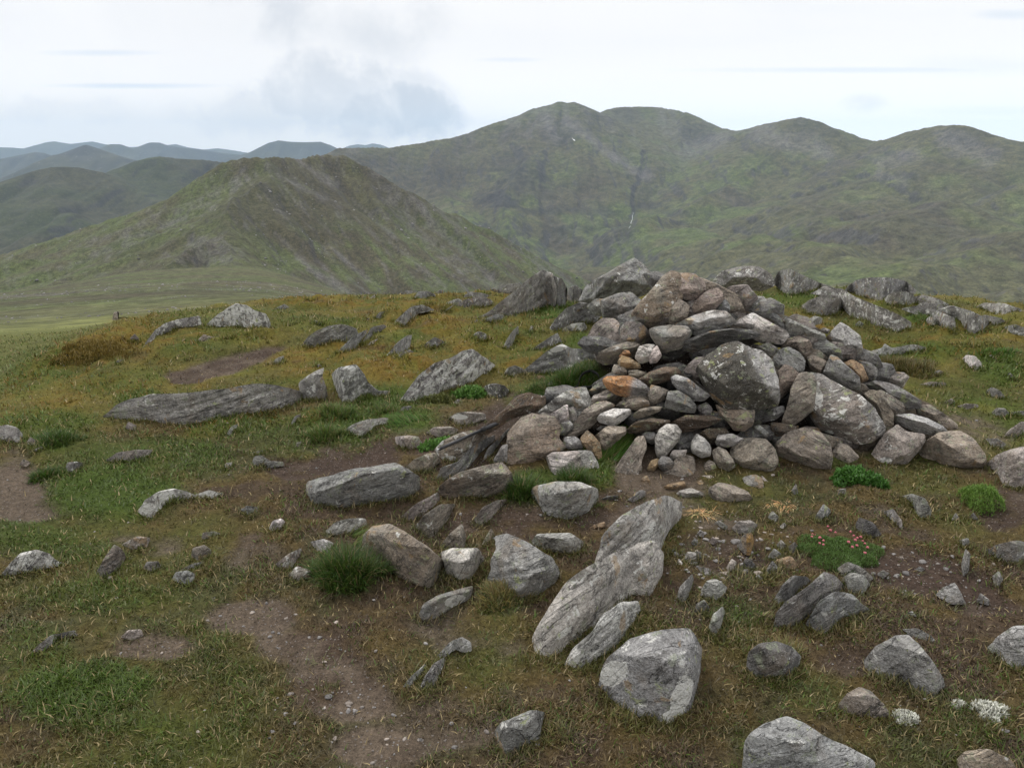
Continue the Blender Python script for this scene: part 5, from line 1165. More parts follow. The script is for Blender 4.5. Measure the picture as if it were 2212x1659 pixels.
    L = fu[:, None] * rt + fv[:, None] * up - fh[:, None] * fw       # local, world axes
    N = len(L)
    # displacement: broken surface, finer towards the face, none across the outline
    o = np.array([rnd.uniform(0, 50) for _ in range(3)]); W3 = L / S
    a_f = math.radians(fol); axis = rt * math.cos(a_f + math.pi / 2) + up * math.sin(a_f + math.pi / 2)
    axis = axis - fw * rnd.uniform(-.35, .35); axis /= np.linalg.norm(axis)
    s = W3 @ axis
    lay = vnoise(s * 9 + .9 * fbm(*(W3 * 1.6 + o).T, seed=4, oct=2), s * 0 + o[0], seed=6) + .5 * vnoise(s * 23 + o[1], s * 0, seed=7)
    stp = s * 7 + .5 * fbm(*(W3 * 1.4 + o).T, seed=5, oct=2); stp = stp - np.floor(stp); stair = np.abs(stp - .5) * 2
    lay = lay * .6 + (stair ** .5 - .6) * .9
    dn = .60 * fbm(*(W3 * 2.3 + o).T, seed=11, oct=5, gain=.58) + (.12 + .38 * layered) * lay * .6 + .20 * ridged(*(W3 * 4.5 + o).T, seed=12, oct=4)
    amp = .10 * S * (1 - .55 * rad ** 4)
    nrm = L - (c[0] * rt + c[1] * up)[None, :]; nrm = nrm / (np.linalg.norm(nrm, axis=1)[:, None] + 1e-9)
    mixn = np.where((fh >= 0)[:, None], -fw, fw) * (1 - rad[:, None] ** 3) + nrm * rad[:, None] ** 3 * .45
    L = L + mixn * (dn * amp)[:, None]
    if rest is not None:                                             # every part of the stone stands on the ground below it
        du = np.zeros(60)
        bw = P0 + ub[:, None] * rt + low[:, None] * up
        bx, by = to_px(bw[:, 0], bw[:, 1], bw[:, 2])
        for j_ in range(60):
            h_ = hit(bx[j_], by[j_], rest, max(1.0, dist - 2.5 * S - .3), dist + 3.0 * S + .6, 160)
            if h_ is not None: CONTACT.append((h_[0], h_[1], S))
            du[j_] = np.clip((np.linalg.norm(h_ - EYE) - np.linalg.norm(bw[j_] - EYE)) if h_ is not None else 0, -1.2 * S, 1.6 * S)
        du = np.convolve(np.pad(du, 6, 'edge'), np.hanning(15)[1:-1] / np.hanning(15).sum(), 'valid')
        Lw = P0 + L - EYE; Lw = Lw / np.linalg.norm(Lw, axis=1)[:, None]
        L = L + Lw * np.interp(fu, ub, du)[:, None]
        L[:, 2] -= .03 * S * sstep(vb + .35 * Hh, vb, fv)
    # faces
    R2 = 2 * rings - 1; tri = []; quads = []
    idx = 1 + np.arange(R2 * n).reshape(R2, n)
    j = np.arange(n); jn = (j + 1) % n
    tri.append(np.stack([np.zeros(n, int), idx[0, jn], idx[0, j]], 1)); tri.append(np.stack([np.full(n, N - 1), idx[-1, j], idx[-1, jn]], 1))
    for k in range(R2 - 1): quads.append(np.stack([idx[k, j], idx[k, jn], idx[k + 1, jn], idx[k + 1, j]], 1))
    paint = np.repeat(np.array(col)[None, :], N, 0)
    if st > 0:                                                       # rusty staining in its own broad shape
        m_ = sstep(.02, .4, fbm(*(W3 * 2.1 + o + 7).T, seed=14, oct=3) + .25) * st
        paint = mixv(paint, (.22, .15, .10), m_)
    if two == 1:
        m_ = sstep(-.05, .2, (fu - c[0]) / W - (fv - c[1]) / Hh * .1 + .12 * fbm(*(W3 * 3 + o).T, seed=15)); paint = mixv(paint, (.30, .28, .27), m_)
    if two == 3:                                                     # darker front, paler right and upper flank
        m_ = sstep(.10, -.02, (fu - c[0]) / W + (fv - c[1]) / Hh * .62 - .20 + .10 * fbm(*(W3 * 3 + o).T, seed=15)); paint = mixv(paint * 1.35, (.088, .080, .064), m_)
    if two == 2:
        m_ = sstep(.02, .10, (fu - c[0]) / W + (fv - c[1]) / Hh * .1 + .08 * fbm(*(W3 * 3 + o).T, seed=15)); paint = mixv(paint, (.42, .25, .08), m_)
    # orient so that the local Z axis is the foliation normal (the banding of the material follows it)
    z = axis; x = np.cross(z, fw); x /= np.linalg.norm(x); y = np.cross(z, x)
    Mx = np.stack([x, y, z], 1)
    Lo = L @ Mx
    uvp = (fu, fv, c, W, Hh)
    return Lo, np.concatenate(quads), np.concatenate(tri), paint, Mx, uvp, L

PATCH = {}   # white lichen patches measured on particular stones: label start -> [(frame x, y, radius x, radius y, tilt)]
PATCH['long speckled bedrock'] = [(1345, 1220, 45, 15, -35), (1290, 1290, 30, 7, -30), (1215, 1370, 14, 5, -40)]
PATCH['upper half of the long'] = [(1425, 1130, 30, 9, -45), (1400, 1160, 16, 8, -40)]
PATCH['big grey boulder with'] = [(1325, 1455, 28, 20, -35), (1470, 1505, 16, 40, 20), (1450, 1545, 16, 10, 0)]
PATCH['lozenge shaped'] = [(983, 1298, 20, 10, -10)]
PATCH['dark rounded stone with one'] = [(1047, 855, 12, 7, -10)]
PATCH['very large grey slab with'] = [(1768, 860, 8, 13, 0), (1790, 935, 8, 5, 0), (1830, 1004, 12, 5, 0)]
PATCH['speckled triangular block'] = [(1912, 1000, 12, 10, -30)]
PATCH['flat pinkish grey stone with two'] = [(1010, 885, 12, 4, 0), (995, 901, 14, 4, 0)]
PATCH['flat grey slab with white'] = [(948, 957, 8, 4, -20), (962, 993, 16, 5, -20), (918, 972, 5, 3, 0)]
PATCH['broad sloping grey rock'] = [(1210, 748, 12, 8, 0), (1200, 755, 10, 5, 0), (1235, 795, 10, 5, 0)]
PATCH['low rock with square'] = [(1245, 698, 10, 6, 0), (1247, 713, 9, 5, 0)]
PATCH['thin layered slab with a white'] = [(872, 1095, 22, 5, -35)]
PATCH['big humped boulder'] = [(952, 826, 14, 9, 0), (940, 835, 14, 14, 0), (1010, 775, 10, 8, 0), (1030, 790, 7, 10, 0)]

MAIN = []; 
CUT = {'with', 'at', 'on', 'under', 'below', 'beside', 'left', 'right', 'behind', 'above', 'of', 'jutting', 'standing', 'resting', 'in', 'lying', 'touching', 'across', 'against', 'sloping', 'leaning', 'from', 'pointing', 'between', 'ending', 'carrying', 'filling', 'squeezed', 'half', 'tucked', 'wedged', 'deep', 'split', 'forming', 'stacked', 'sliding', 'pointing', 'rising', 'running', 'over', 'up'}
def build_stones():
    name, mode, fr = 'stone', 'ground', FR['D']; count = 0
    for li, line in enumerate(STONES.strip().splitlines()):
        if line[0] == '#': name, mode = line[1:].split(); continue
        if line[0] == '@': fr = FR[line[1:]]; continue
        code, poly, label, opt = line.split('|')
        op = dict(kv.split('=') for kv in opt.split()) if opt.strip() else {}
        P = np.array([[float(v) for v in p.split(',')] for p in poly.split()])
        P = (np.array(fr[:2]) + P * fr[2]) / 1.62161                 # to the 2212 wide frame
        rnd = random.Random(1000 + li)
        if mode == 'cairn': P = P.mean(0) + (P - P.mean(0)) * 1.045
        T = float(op.get('T', .6)); e = float(op.get('e', 0)); z = float(op.get('z', 0)); lich = float(op.get('li', .06 if mode == 'cairn' else .16))
        fol = float(op['f']) if 'f' in op else (rnd.uniform(-35, 45) if mode == 'cairn' else rnd.gauss(38, 12))
        bot = P[np.argmax(P[:, 1])]; cen = P.mean(0)
        if 'd' in op:
            P0 = at_dist(cen[0], cen[1], float(op['d']))
        elif mode == 'cairn':
            hc = hit(cen[0], cen[1], surf_cairn, 2.5, 12); hb = hit(bot[0], bot[1] - 2, surf_cairn, 2.5, 12)
            dc = np.linalg.norm(hc[:2]); db = np.linalg.norm(hb[:2])
            if dc > 5.6: dc = min(dc, db + .35)
            P0 = at_dist(cen[0], cen[1], dc + .03 - z * .55)
        else:
            hb = hit(bot[0], bot[1] - 1)
            if hb is None: hb = at_dist(bot[0], bot[1], 10.5)
            db = np.linalg.norm(hb - EYE); fw = ray(cen[0], cen[1]); fw /= np.linalg.norm(fw)
            rb = ray(*bot); rb /= np.linalg.norm(rb)
            P0 = EYE + fw * ((hb - EYE) @ fw) * (1.004 - z * .05)
        col = np.array(PAL[code]) * rnd.uniform(.88, 1.12) * np.array([rnd.uniform(.97, 1.04), 1, rnd.uniform(.95, 1.03)])
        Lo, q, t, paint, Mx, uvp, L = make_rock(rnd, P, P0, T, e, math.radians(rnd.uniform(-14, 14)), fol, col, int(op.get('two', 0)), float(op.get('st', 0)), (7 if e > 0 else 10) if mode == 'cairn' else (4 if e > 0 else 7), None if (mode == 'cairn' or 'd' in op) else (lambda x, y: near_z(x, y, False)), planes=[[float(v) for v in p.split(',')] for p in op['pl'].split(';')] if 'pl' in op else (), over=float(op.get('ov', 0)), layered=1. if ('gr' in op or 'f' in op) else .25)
        attrs = {'paint': paint}
        pt = next((v for k, v in PATCH.items() if label.startswith(k)), None)
        pv = np.zeros(len(Lo))
        if pt:
            Wd = L + P0; X_, Y_ = to_px(Wd[:, 0], Wd[:, 1], Wd[:, 2]); fw = (P0 - EYE) / np.linalg.norm(P0 - EYE)
            for cx_, cy_, rx, ry, an in pt:
                a_ = math.radians(an); dx, dy = X_ - cx_, Y_ - cy_; u_ = dx * math.cos(a_) + dy * math.sin(a_); v_ = -dx * math.sin(a_) + dy * math.cos(a_)
                pv = np.maximum(pv, sstep(1.5, .6, np.hypot(u_ / rx, v_ / ry)) * ((L @ fw) < .1 * T))
        attrs['patch'] = pv
        me = new_mesh(name, Lo, quads=q, tris=t, attrs=attrs)
        try: me.set_sharp_from_angle(angle=math.radians(26))
        except Exception: pass
        nm = op.get('n', name)
        cat = {'cairn_stone': 'cairn stone', 'overhanging_slab': 'rock slab', 'bedrock_slab': 'bedrock slab', 'embedded_stone': 'stone', 'rock_outcrop': 'rock outcrop', 'boulder': 'boulder', 'cobble': 'cobble'}[nm]
        grp = {'cairn_stone': 'stones heaped up in the summit cairn', 'bedrock_slab': 'bedrock slabs at the foot of the cairn', 'embedded_stone': 'stones set in the turf and path', 'rock_outcrop': 'rocks sticking out of the summit turf', 'boulder': 'boulders lying around the cairn', 'cobble': 'cobbles in the stony soil'}.get(nm)
        o = put(nm, me, ROCK_G if 'gr' in op else ROCK, label=label, cat=cat, group=grp)
        M4 = Matrix([[*Mx[0], P0[0]], [*Mx[1], P0[1]], [*Mx[2], P0[2]], [0, 0, 0, 1]])
        o.matrix_world = M4
        o.color = (1, 1, 1, lich)
        count += 1
        if mode == 'cairn': MAIN.append((cen[0], cen[1], label))
    return count

CAIRN_AREA = [(1060, 1010), (1130, 900), (1250, 800), (1330, 700), (1440, 600), (1560, 610), (1650, 650), (1800, 740), (1900, 800), (2060, 960), (2080, 1010), (1900, 1000), (1700, 1000), (1500, 980), (1400, 940), (1300, 900), (1200, 920), (1100, 1020)]
def inside(x, y, P):
    r = False
    for i in range(len(P)):
        (x0, y0), (x1, y1) = P[i - 1], P[i]
        if (y0 > y) != (y1 > y) and x < (x1 - x0) * (y - y0) / (y1 - y0) + x0: r = not r
    return r
def core_label(x, y, used):
    for a, b, lab in sorted(MAIN, key=lambda m: math.hypot(m[0] - x, m[1] - y)):
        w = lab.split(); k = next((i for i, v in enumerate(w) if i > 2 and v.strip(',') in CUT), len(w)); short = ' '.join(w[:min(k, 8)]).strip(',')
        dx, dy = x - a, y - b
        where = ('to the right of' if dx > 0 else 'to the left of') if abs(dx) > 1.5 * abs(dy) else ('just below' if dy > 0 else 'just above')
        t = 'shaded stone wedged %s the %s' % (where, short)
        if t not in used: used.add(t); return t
def build_core():
    """the stones one glimpses between the outer ones: wedged a hand's breadth further in"""
    rnd = random.Random(77); put_ = []; used = set()
    while len(put_) < 60:
        x, y = rnd.uniform(1060, 2080), rnd.uniform(600, 1015)
        if not inside(x, y, CAIRN_AREA) or any(math.hypot(x - a, (y - b) * 1.5) < 42 for a, b in put_): 
            rnd.random(); 
            if rnd.random() < .002: break
            continue
        put_.append((x, y))
        w, h = rnd.uniform(34, 58), rnd.uniform(20, 36); n = rnd.randint(6, 8); tl = rnd.uniform(-.5, .6); P = []
        for k in range(n):
            a = 2 * math.pi * (k + rnd.uniform(-.25, .25)) / n; u, v = w * math.cos(a) * rnd.uniform(.85, 1.1), h * math.sin(a) * rnd.uniform(.8, 1.1)
            P.append((x + u * math.cos(tl) + v * math.sin(tl), y - u * math.sin(tl) + v * math.cos(tl)))
        P = np.array(P); hc = hit(x, y, surf_cairn, 2.5, 12); d = min(np.linalg.norm(hc[:2]), 5.5)
        P0 = at_dist(x, y, d + .13)
        col = np.array(PAL[rnd.choice('gwwdsg')]) * rnd.uniform(.5, .75)  # tones darkened, painting the shade of the gaps into the inner stones
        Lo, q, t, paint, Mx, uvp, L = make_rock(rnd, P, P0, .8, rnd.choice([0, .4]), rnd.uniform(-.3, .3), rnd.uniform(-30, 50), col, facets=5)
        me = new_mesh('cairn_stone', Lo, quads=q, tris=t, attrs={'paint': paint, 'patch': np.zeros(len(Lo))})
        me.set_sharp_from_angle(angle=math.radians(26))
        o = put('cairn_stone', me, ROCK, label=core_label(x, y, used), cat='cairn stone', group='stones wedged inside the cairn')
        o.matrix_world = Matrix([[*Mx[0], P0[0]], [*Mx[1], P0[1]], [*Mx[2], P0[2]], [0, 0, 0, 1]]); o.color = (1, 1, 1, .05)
# ------------------------------------------------------------------ ground cover
SOIL = np.array([.070, .048, .036]); PATH = np.array([.135, .104, .076]); DEAD = np.array([.110, .075, .032]); MOSSB = np.array([.150, .090, .018]); MOSSY = np.array([.165, .155, .026])
TURF = np.array([.068, .100, .016]); LUSH = np.array([.045, .088, .012]); PALEG = np.array([.115, .125, .040]); STRAW = np.array([.36, .28, .14])
# (x, y, radius x, radius y, tilt, strength) on the 2212 wide frame, made into patches of the ground by where each patch lies
BARE = [(35, 1040, 70, 75, 0, 1), (60, 1090, 90, 40, 0, .8), (770, 985, 120, 38, -8, 1), (640, 1010, 60, 25, 0, .7), (480, 790, 110, 22, -12, .95), (560, 765, 70, 14, -14, 1), (400, 815, 50, 20, 0, .8),
        (560, 1330, 105, 40, -8, 1.05), (330, 1395, 110, 34, 0, .75), (680, 1400, 150, 40, 5, .75), (740, 1490, 120, 60, 10, .85), (820, 1610, 110, 50, 0, .7), (300, 1180, 120, 25, 0, .45), (560, 1190, 90, 40, 0, .4),
        (1440, 1010, 130, 70, 0, .95), (1330, 1090, 180, 50, 0, .7), (1560, 1180, 110, 75, 0, .75), (1980, 1240, 160, 55, 15, .85), (2080, 1290, 130, 30, 10, .7), (2170, 1090, 60, 60, 0, .8), (1050, 1150, 120, 60, 0, .6),
        (1000, 970, 160, 60, 0, .65), (2080, 930, 130, 55, 10, .45), (1850, 1440, 140, 40, 0, .45), (1180, 1500, 130, 40, 0, .45), (1000, 1360, 120, 60, 0, .5), (980, 1560, 140, 60, 0, .55), (1480, 1290, 60, 60, 0, .4), (1100, 1390, 60, 60, 0, .4), (1950, 1110, 120, 60, 0, .35)]
GRASSY = [(90, 800, 90, 40, -25, .5), (260, 830, 110, 25, -10, .5), (480, 740, 120, 14, -8, .4), (90, 910, 110, 25, 0, .6), (420, 1010, 90, 30, 0, .5), (150, 1190, 110, 25, 0, .4), (230, 1060, 150, 60, 0, .9), (330, 985, 200, 45, 0, .7), (180, 1500, 150, 60, -5, .9), (60, 1160, 110, 40, 0, .6), (740, 920, 90, 50, 0, .9), (880, 910, 70, 30, 0, .9), (640, 960, 150, 30, 0, .5), (300, 870, 60, 25, 0, .8), (560, 930, 160, 30, 0, .6), (120, 950, 60, 30, 0, .8),
          (830, 860, 90, 30, 0, .8), (1240, 815, 70, 40, 0, 1), (1180, 850, 90, 30, 0, .6), (1100, 730, 90, 40, 0, .4), (1190, 670, 60, 14, 0, 1), (1720, 650, 120, 18, 0, .7), (2010, 690, 60, 14, 0, .9), (1960, 770, 80, 25, 0, .7), (2150, 790, 60, 40, 0, .8), (760, 1230, 90, 60, 0, .8), (1090, 1290, 50, 50, 0, .5),
          (1180, 1050, 90, 40, 0, .9), (1280, 1010, 60, 50, 0, .9), (1060, 1040, 60, 30, 0, .3), (220, 1290, 160, 30, 0, .4), (80, 1420, 80, 60, 0, .5), (250, 1560, 160, 30, 0, .5), (1800, 1000, 50, 20, 0, .6), (1760, 1500, 100, 60, 0, .35), (1600, 1330, 80, 40, 0, .4), (2100, 1560, 100, 60, 0, .3), (700, 700, 120, 20, 0, .4), (460, 680, 200, 12, 0, .3), (1260, 740, 40, 20, 0, .8)]
MOSS = [(200, 760, 170, 45, -22, .9), (120, 850, 150, 50, -20, .6), (330, 740, 120, 40, 0, .8), (420, 850, 200, 30, 0, .5), (500, 720, 120, 25, 0, .5), (680, 780, 120, 40, 0, .8), (850, 790, 120, 50, 0, .9), (900, 690, 160, 30, 0, .8), (1060, 760, 120, 40, 0, .8), (760, 655, 200, 12, 0, .9),
        (1100, 700, 100, 25, 0, .6), (1800, 730, 170, 30, 15, 1), (2000, 740, 200, 40, 0, .8), (560, 905, 60, 20, 0, .6), (440, 930, 70, 18, 0, .9), (330, 690, 60, 12, 0, .5), (1060, 640, 150, 12, 0, .7), (700, 905, 60, 18, 0, .6)]
def _blobs(L, X, Y, n):
    m = np.zeros_like(X)
    for cx, cy, rx, ry, an, k in L:
        a = math.radians(an); dx, dy = X - cx, Y - cy; u = dx * math.cos(a) + dy * math.sin(a); v = -dx * math.sin(a) + dy * math.cos(a)
        m = np.maximum(m, k * sstep(1.35, .55, np.hypot(u / rx, v / ry) + n))
    return m
def cover(x, y, z):
    """colour, bareness, grassiness and mossiness of the ground at world points"""
    X, Y = to_px(x, y, z)
    r = np.hypot(x, y)
    w = .38 * fbm(x * 1.7, y * 1.7, seed=101, oct=4) + .22 * fbm(x * 6, y * 6, seed=102, oct=3)
    bare = _blobs(BARE, X, Y, w); gr = _blobs(GRASSY, X, Y, w); mo = _blobs(MOSS, X, Y, w)
    # bare earth under the heap and its foot
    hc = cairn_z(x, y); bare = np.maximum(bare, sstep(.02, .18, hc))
    near = sstep(6.2, 4.2, r)
    n1 = fbm(x * 2.2, y * 2.2, seed=103, oct=4); n2 = fbm(x * 9, y * 9, seed=104, oct=3); n3 = fbm(x * 1.1, y * 1.1, seed=105, oct=3)
    c = np.repeat((TURF * .5 + DEAD * .5)[None, :], len(x), 0)
    c = mixv(c, DEAD, sstep(-.35, .35, n1 + .5 * near) * .85)
    c = mixv(c, SOIL * 1.05, near * sstep(-.25, .35, n2 * .7 + n1 * .5 + .05) * .75)
    c = mixv(c, TURF, sstep(.05, .5, n3 + .3 * n2) * (.42 + .25 * (1 - near)))
    far = 1 - near
    c = mixv(c, MOSSY, far * sstep(-.3, .3, n1) * .5)
    c = mixv(c, PALEG, sstep(30, -40, Y - (905 - X * .78) + 30 * n3) * (X < 600) * .85 * far)
    mo = mo * (.55 + .45 * sstep(-.3, .2, n2 + n1))
    c = mixv(c, MOSSB * .45 + MOSSY * .55, mo * .75); c = mixv(c, MOSSB, mo * sstep(.0, .3, n2 + .5 * n3) * .8); c = mixv(c, TURF * .8, mo * sstep(.05, .4, -n1 - .3 * n2) * .8); c = mixv(c, SOIL * .9, mo * sstep(.3, .6, fbm(x * 4, y * 4, seed=106, oct=3) + .1) * .6)
    c = mixv(c, LUSH * .5 + TURF * .5, gr * .9)
    soil = SOIL[None, :] * (1 - sstep(-.2, .5, n3 + n2 * .5)[:, None]) + PATH[None, :] * sstep(-.2, .5, n3 + n2 * .5)[:, None]
    bb = np.clip(bare * (1 - .7 * gr), 0, 1); bb = sstep(.18, .85, bb + .42 * n2 + .15 * n1)
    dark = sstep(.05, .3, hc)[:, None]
    soil = soil * (1 - dark) + SOIL[None, :] * .30 * dark  # soil blackened under the heap: shade of the gaps painted into its colour
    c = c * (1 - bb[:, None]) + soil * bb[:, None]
    return c, bb, gr, mo, near

def ground_material():
    m, node, link, b = principled('turf_and_soil', .97, .15)
    at = node('ShaderNodeAttribute', attribute_name='col'); tc = node('ShaderNodeTexCoord'); P = tc.outputs['Object']
    def noise(s, d, r):
        n = node('ShaderNodeTexNoise', i_Scale=s, i_Detail=d, i_Roughness=r); link(P, n.inputs['Vector']); return n.outputs[0]
    a, b_, c_ = noise(38, 5, .7), noise(130, 4, .75), noise(14, 4, .6)
    mu = node('ShaderNodeMath', operation='MULTIPLY'); link(rng(node, link, a, .3, .7, .6, 1.4, False), mu.inputs[0]); link(rng(node, link, b_, .3, .7, .6, 1.45, False), mu.inputs[1])
    cc = node('ShaderNodeCombineXYZ'); [link(mu.outputs[0], cc.inputs[i]) for i in range(3)]
    c = mixc(node, link, 1.0, at.outputs['Color'], cc.outputs[0], 'MULTIPLY')
    ba = node('ShaderNodeAttribute', attribute_name='bare')
    vo = node('ShaderNodeTexVoronoi', i_Scale=75.0); link(P, vo.inputs['Vector'])
    g = node('ShaderNodeMath', operation='MULTIPLY'); link(rng(node, link, vo.outputs['Distance'], .34, .2, 0, 1), g.inputs[0]); link(ba.outputs['Fac'], g.inputs[1])
    sp = node('ShaderNodeSeparateColor'); link(vo.outputs['Color'], sp.inputs[0])
    g2 = node('ShaderNodeMath', operation='MULTIPLY'); link(g.outputs[0], g2.inputs[0]); link(rng(node, link, sp.outputs[0], .6, .66, 0, .8), g2.inputs[1])
    c = mixc(node, link, g2.outputs[0], c, (.27, .235, .21))
    link(c, b.inputs['Base Color'])
    h = node('ShaderNodeMath', operation='MULTIPLY_ADD'); link(a, h.inputs[0]); h.inputs[1].default_value = 1.6; link(b_, h.inputs[2])
    h2 = node('ShaderNodeMath', operation='MULTIPLY_ADD'); link(g2.outputs[0], h2.inputs[0]); h2.inputs[1].default_value = .5; link(h.outputs[0], h2.inputs[2])
    bp = node('ShaderNodeBump', i_Strength=.9, i_Distance=.018); link(h2.outputs[0], bp.inputs['Height']); link(bp.outputs[0], b.inputs['Normal'])
    return m

def ground_surface(x, y):
    z = near_z(x, y)
    c, bare, gr, mo, near = cover(x, y, z)
    r = np.hypot(x, y); f = sstep(33, 14, r)
    z = z + f * (mo * .07 * (.4 + fbm(x * 4, y * 4, seed=111, oct=3)) + gr * .012 - bare * .012)
    z = z + f * (1 - bare) * .010 * fbm(x * 22, y * 22, seed=112, oct=2) * sstep(9, 4, r)
    return z, c, bare, gr, mo, near

def build_ground():
    x, y, q = polar_sheet(-1.15, 1.15, 1300, .45, 36, 760)
    z, c, bare, gr, mo, near = ground_surface(x, y)
    c = c * (1 + .18 * fbm(x * 5, y * 5, seed=113, oct=3))[:, None]
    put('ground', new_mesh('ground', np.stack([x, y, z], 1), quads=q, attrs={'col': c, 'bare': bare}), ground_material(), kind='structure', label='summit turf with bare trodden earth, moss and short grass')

def blade_material(name='grass_blade', trans=.25):
    m = bpy.data.materials.new(name); m.use_nodes = True; node, link = nt(m.node_tree)
    at = node('ShaderNodeAttribute', attribute_name='col')
    d = node('ShaderNodeBsdfDiffuse'); t = node('ShaderNodeBsdfTranslucent'); g = node('ShaderNodeBsdfGlossy', i_Roughness=.45); g.inputs[0].default_value = (.5, .5, .5, 1)
    link(at.outputs['Color'], d.inputs[0]); link(at.outputs['Color'], t.inputs[0])
    ms = node('ShaderNodeMixShader', i_0=trans); link(d.outputs[0], ms.inputs[1]); link(t.outputs[0], ms.inputs[2])
    m2 = node('ShaderNodeMixShader', i_0=.04); link(ms.outputs[0], m2.inputs[1]); link(g.outputs[0], m2.inputs[2])
    o = node('ShaderNodeOutputMaterial'); link(m2.outputs[0], o.inputs[0])
    return m

def blades(base, length, width, azim, lean, bend, col, segs=2):
    """vertices, faces and colours of many bent blades at once"""
    n = len(base); dirx, diry = np.cos(azim), np.sin(azim)
    px_, py_ = -diry, dirx
    V = []; K = segs + 1
    for k in range(K):
        s = k / segs
        h = length * s * np.cos(lean + bend * s * .5); o = length * s * np.sin(lean + bend * s * .5)
        cx = base[:, 0] + dirx * o; cy = base[:, 1] + diry * o; cz = base[:, 2] + h
        w = width * (1 - s) ** .7 * .5
        if k < segs:
            V += [np.stack([cx - px_ * w, cy - py_ * w, cz], 1), np.stack([cx + px_ * w, cy + py_ * w, cz], 1)]
        else: V.append(np.stack([cx, cy, cz], 1))
    M = len(V); A = np.stack(V, 1).reshape(-1, 3); o = np.arange(n)[:, None] * M
    Q = np.concatenate([(o + np.array([[2 * k, 2 * k + 1, 2 * k + 3, 2 * k + 2]])) for k in range(segs - 1)]) if segs > 1 else None
    Tt = o + np.array([[2 * segs - 2, 2 * segs - 1, 2 * segs]])
    return A, Q, Tt, np.repeat(col, M, 0)

def build_turf():
    rs = np.random.RandomState(5)
    parts = []
    bm_ = blade_material()
    for name, n, r0, r1, lab in (('short_grass', 470000, 1.45, 5.2, 'short mixed green, brown and straw grass in front of and around the cairn'), ('moorland_grass', 230000, 5.0, 24.0, 'moss and grass covering the crest behind the boulders')):
        u = rs.rand(n); r = np.where(rs.rand(n) < .5, 1 / (1 / r1 + u * (1 / r0 - 1 / r1)), r0 * (r1 / r0) ** u)
        a = rs.uniform(-.74, .74, n)
        x, y = r * np.sin(a), r * np.cos(a)
        z, c, bare, gr, mo, near = ground_surface(x, y)
        clump = fbm(x * 5, y * 5, seed=121, oct=3); clump2 = fbm(x * 16, y * 16, seed=122, oct=2)
        p = np.maximum(.30, .50 + 1.2 * clump + .6 * clump2 + gr * .5) * (1 - .90 * bare)
        keep = rs.rand(n) < p
        x, y, z, c, gr, mo, near, r, clump = [v[keep] for v in (x, y, z, c, gr, mo, near, r, clump)]
        m = len(x); far = sstep(3, 9, r)
        L = (.007 + .028 * rs.rand(m) ** 2.2 + .020 * gr * rs.rand(m) + .012 * np.clip(clump, 0, 1)) * (1 + .9 * far)
        W = (.0016 + .0014 * rs.rand(m)) * (1 + r * .38)
        t = rs.rand(m)
        col = c * (rs.uniform(.65, 1.5, m))[:, None]
        green = rs.rand(m) < (.10 + .55 * gr + .2 * np.clip(clump, 0, 1)); col[green] = (TURF * .6 + LUSH * .4)[None, :] * rs.uniform(.7, 1.7, green.sum())[:, None]
        straw = rs.rand(m) < .11 * (1 - .5 * gr); col[straw] = STRAW[None, :] * rs.uniform(.45, 1.15, straw.sum())[:, None]
        red = (rs.rand(m) < .22) & (mo > .3); col[red] = MOSSB[None, :] * rs.uniform(.7, 1.6, red.sum())[:, None]
        A, Q, T_, C_ = blades(np.stack([x, y, z - .003], 1), L, W, rs.uniform(0, 6.28, m), rs.uniform(.1, 1.15, m), rs.uniform(.2, 1.5, m), col)
        put(name, new_mesh(name, A, quads=Q, tris=T_, attrs={'col': C_}, smooth=False), bm_, kind='stuff', label=lab)

def build_skirts():
    rs = np.random.RandomState(12); C_ = np.array(CONTACT); r = np.hypot(C_[:, 0], C_[:, 1])
    k = rs.choice(len(C_), 90000, p=(C_[:, 2] / np.minimum(r, 8)) / (C_[:, 2] / np.minimum(r, 8)).sum())
    x = C_[k, 0] + rs.normal(0, 1, len(k)) * .022 * (1 + C_[k, 2]); y = C_[k, 1] + rs.normal(0, 1, len(k)) * .022 * (1 + C_[k, 2]) - .012
    z, c, bare, gr, mo, near = ground_surface(x, y); rr = np.hypot(x, y)
    keep = (rs.rand(len(x)) < (.55 + .8 * fbm(x * 6, y * 6, seed=131, oct=2) + .3 * gr) * (1 - .8 * bare)) & (rr < 12)
    x, y, z, c, gr, rr = [v[keep] for v in (x, y, z, c, gr, rr)]; m = len(x)
    L = (.018 + .034 * rs.rand(m) ** 1.5) * (1 + .5 * sstep(3, 9, rr)); W = (.0016 + .0012 * rs.rand(m)) * (1 + rr * .36)
    col = (c * .6 + TURF[None, :] * .5) * rs.uniform(.6, 1.6, m)[:, None]; s = rs.rand(m) < .16; col[s] = STRAW[None, :] * rs.uniform(.4, 1.0, s.sum())[:, None]
    A, Q, T_, K_ = blades(np.stack([x, y, z - .004], 1), L, W, rs.uniform(0, 6.28, m), rs.uniform(.0, .9, m), rs.uniform(.2, 1.4, m), col, segs=3)
    put('grass_fringe', new_mesh('grass_fringe', A, quads=Q, tris=T_, attrs={'col': K_}, smooth=False), bpy.data.materials['grass_blade'], kind='stuff', label='longer grass growing up round the bases of the stones')

ICO = None
def ico():
    global ICO
    if ICO is None:
        import bmesh
        b = bmesh.new(); bmesh.ops.create_icosphere(b, subdivisions=2, radius=1); b.verts.ensure_lookup_table()
        V = np.array([v.co[:] for v in b.verts]); T_ = np.array([[v.index for v in f.verts] for f in b.faces]); b.free(); ICO = V, T_
    return ICO

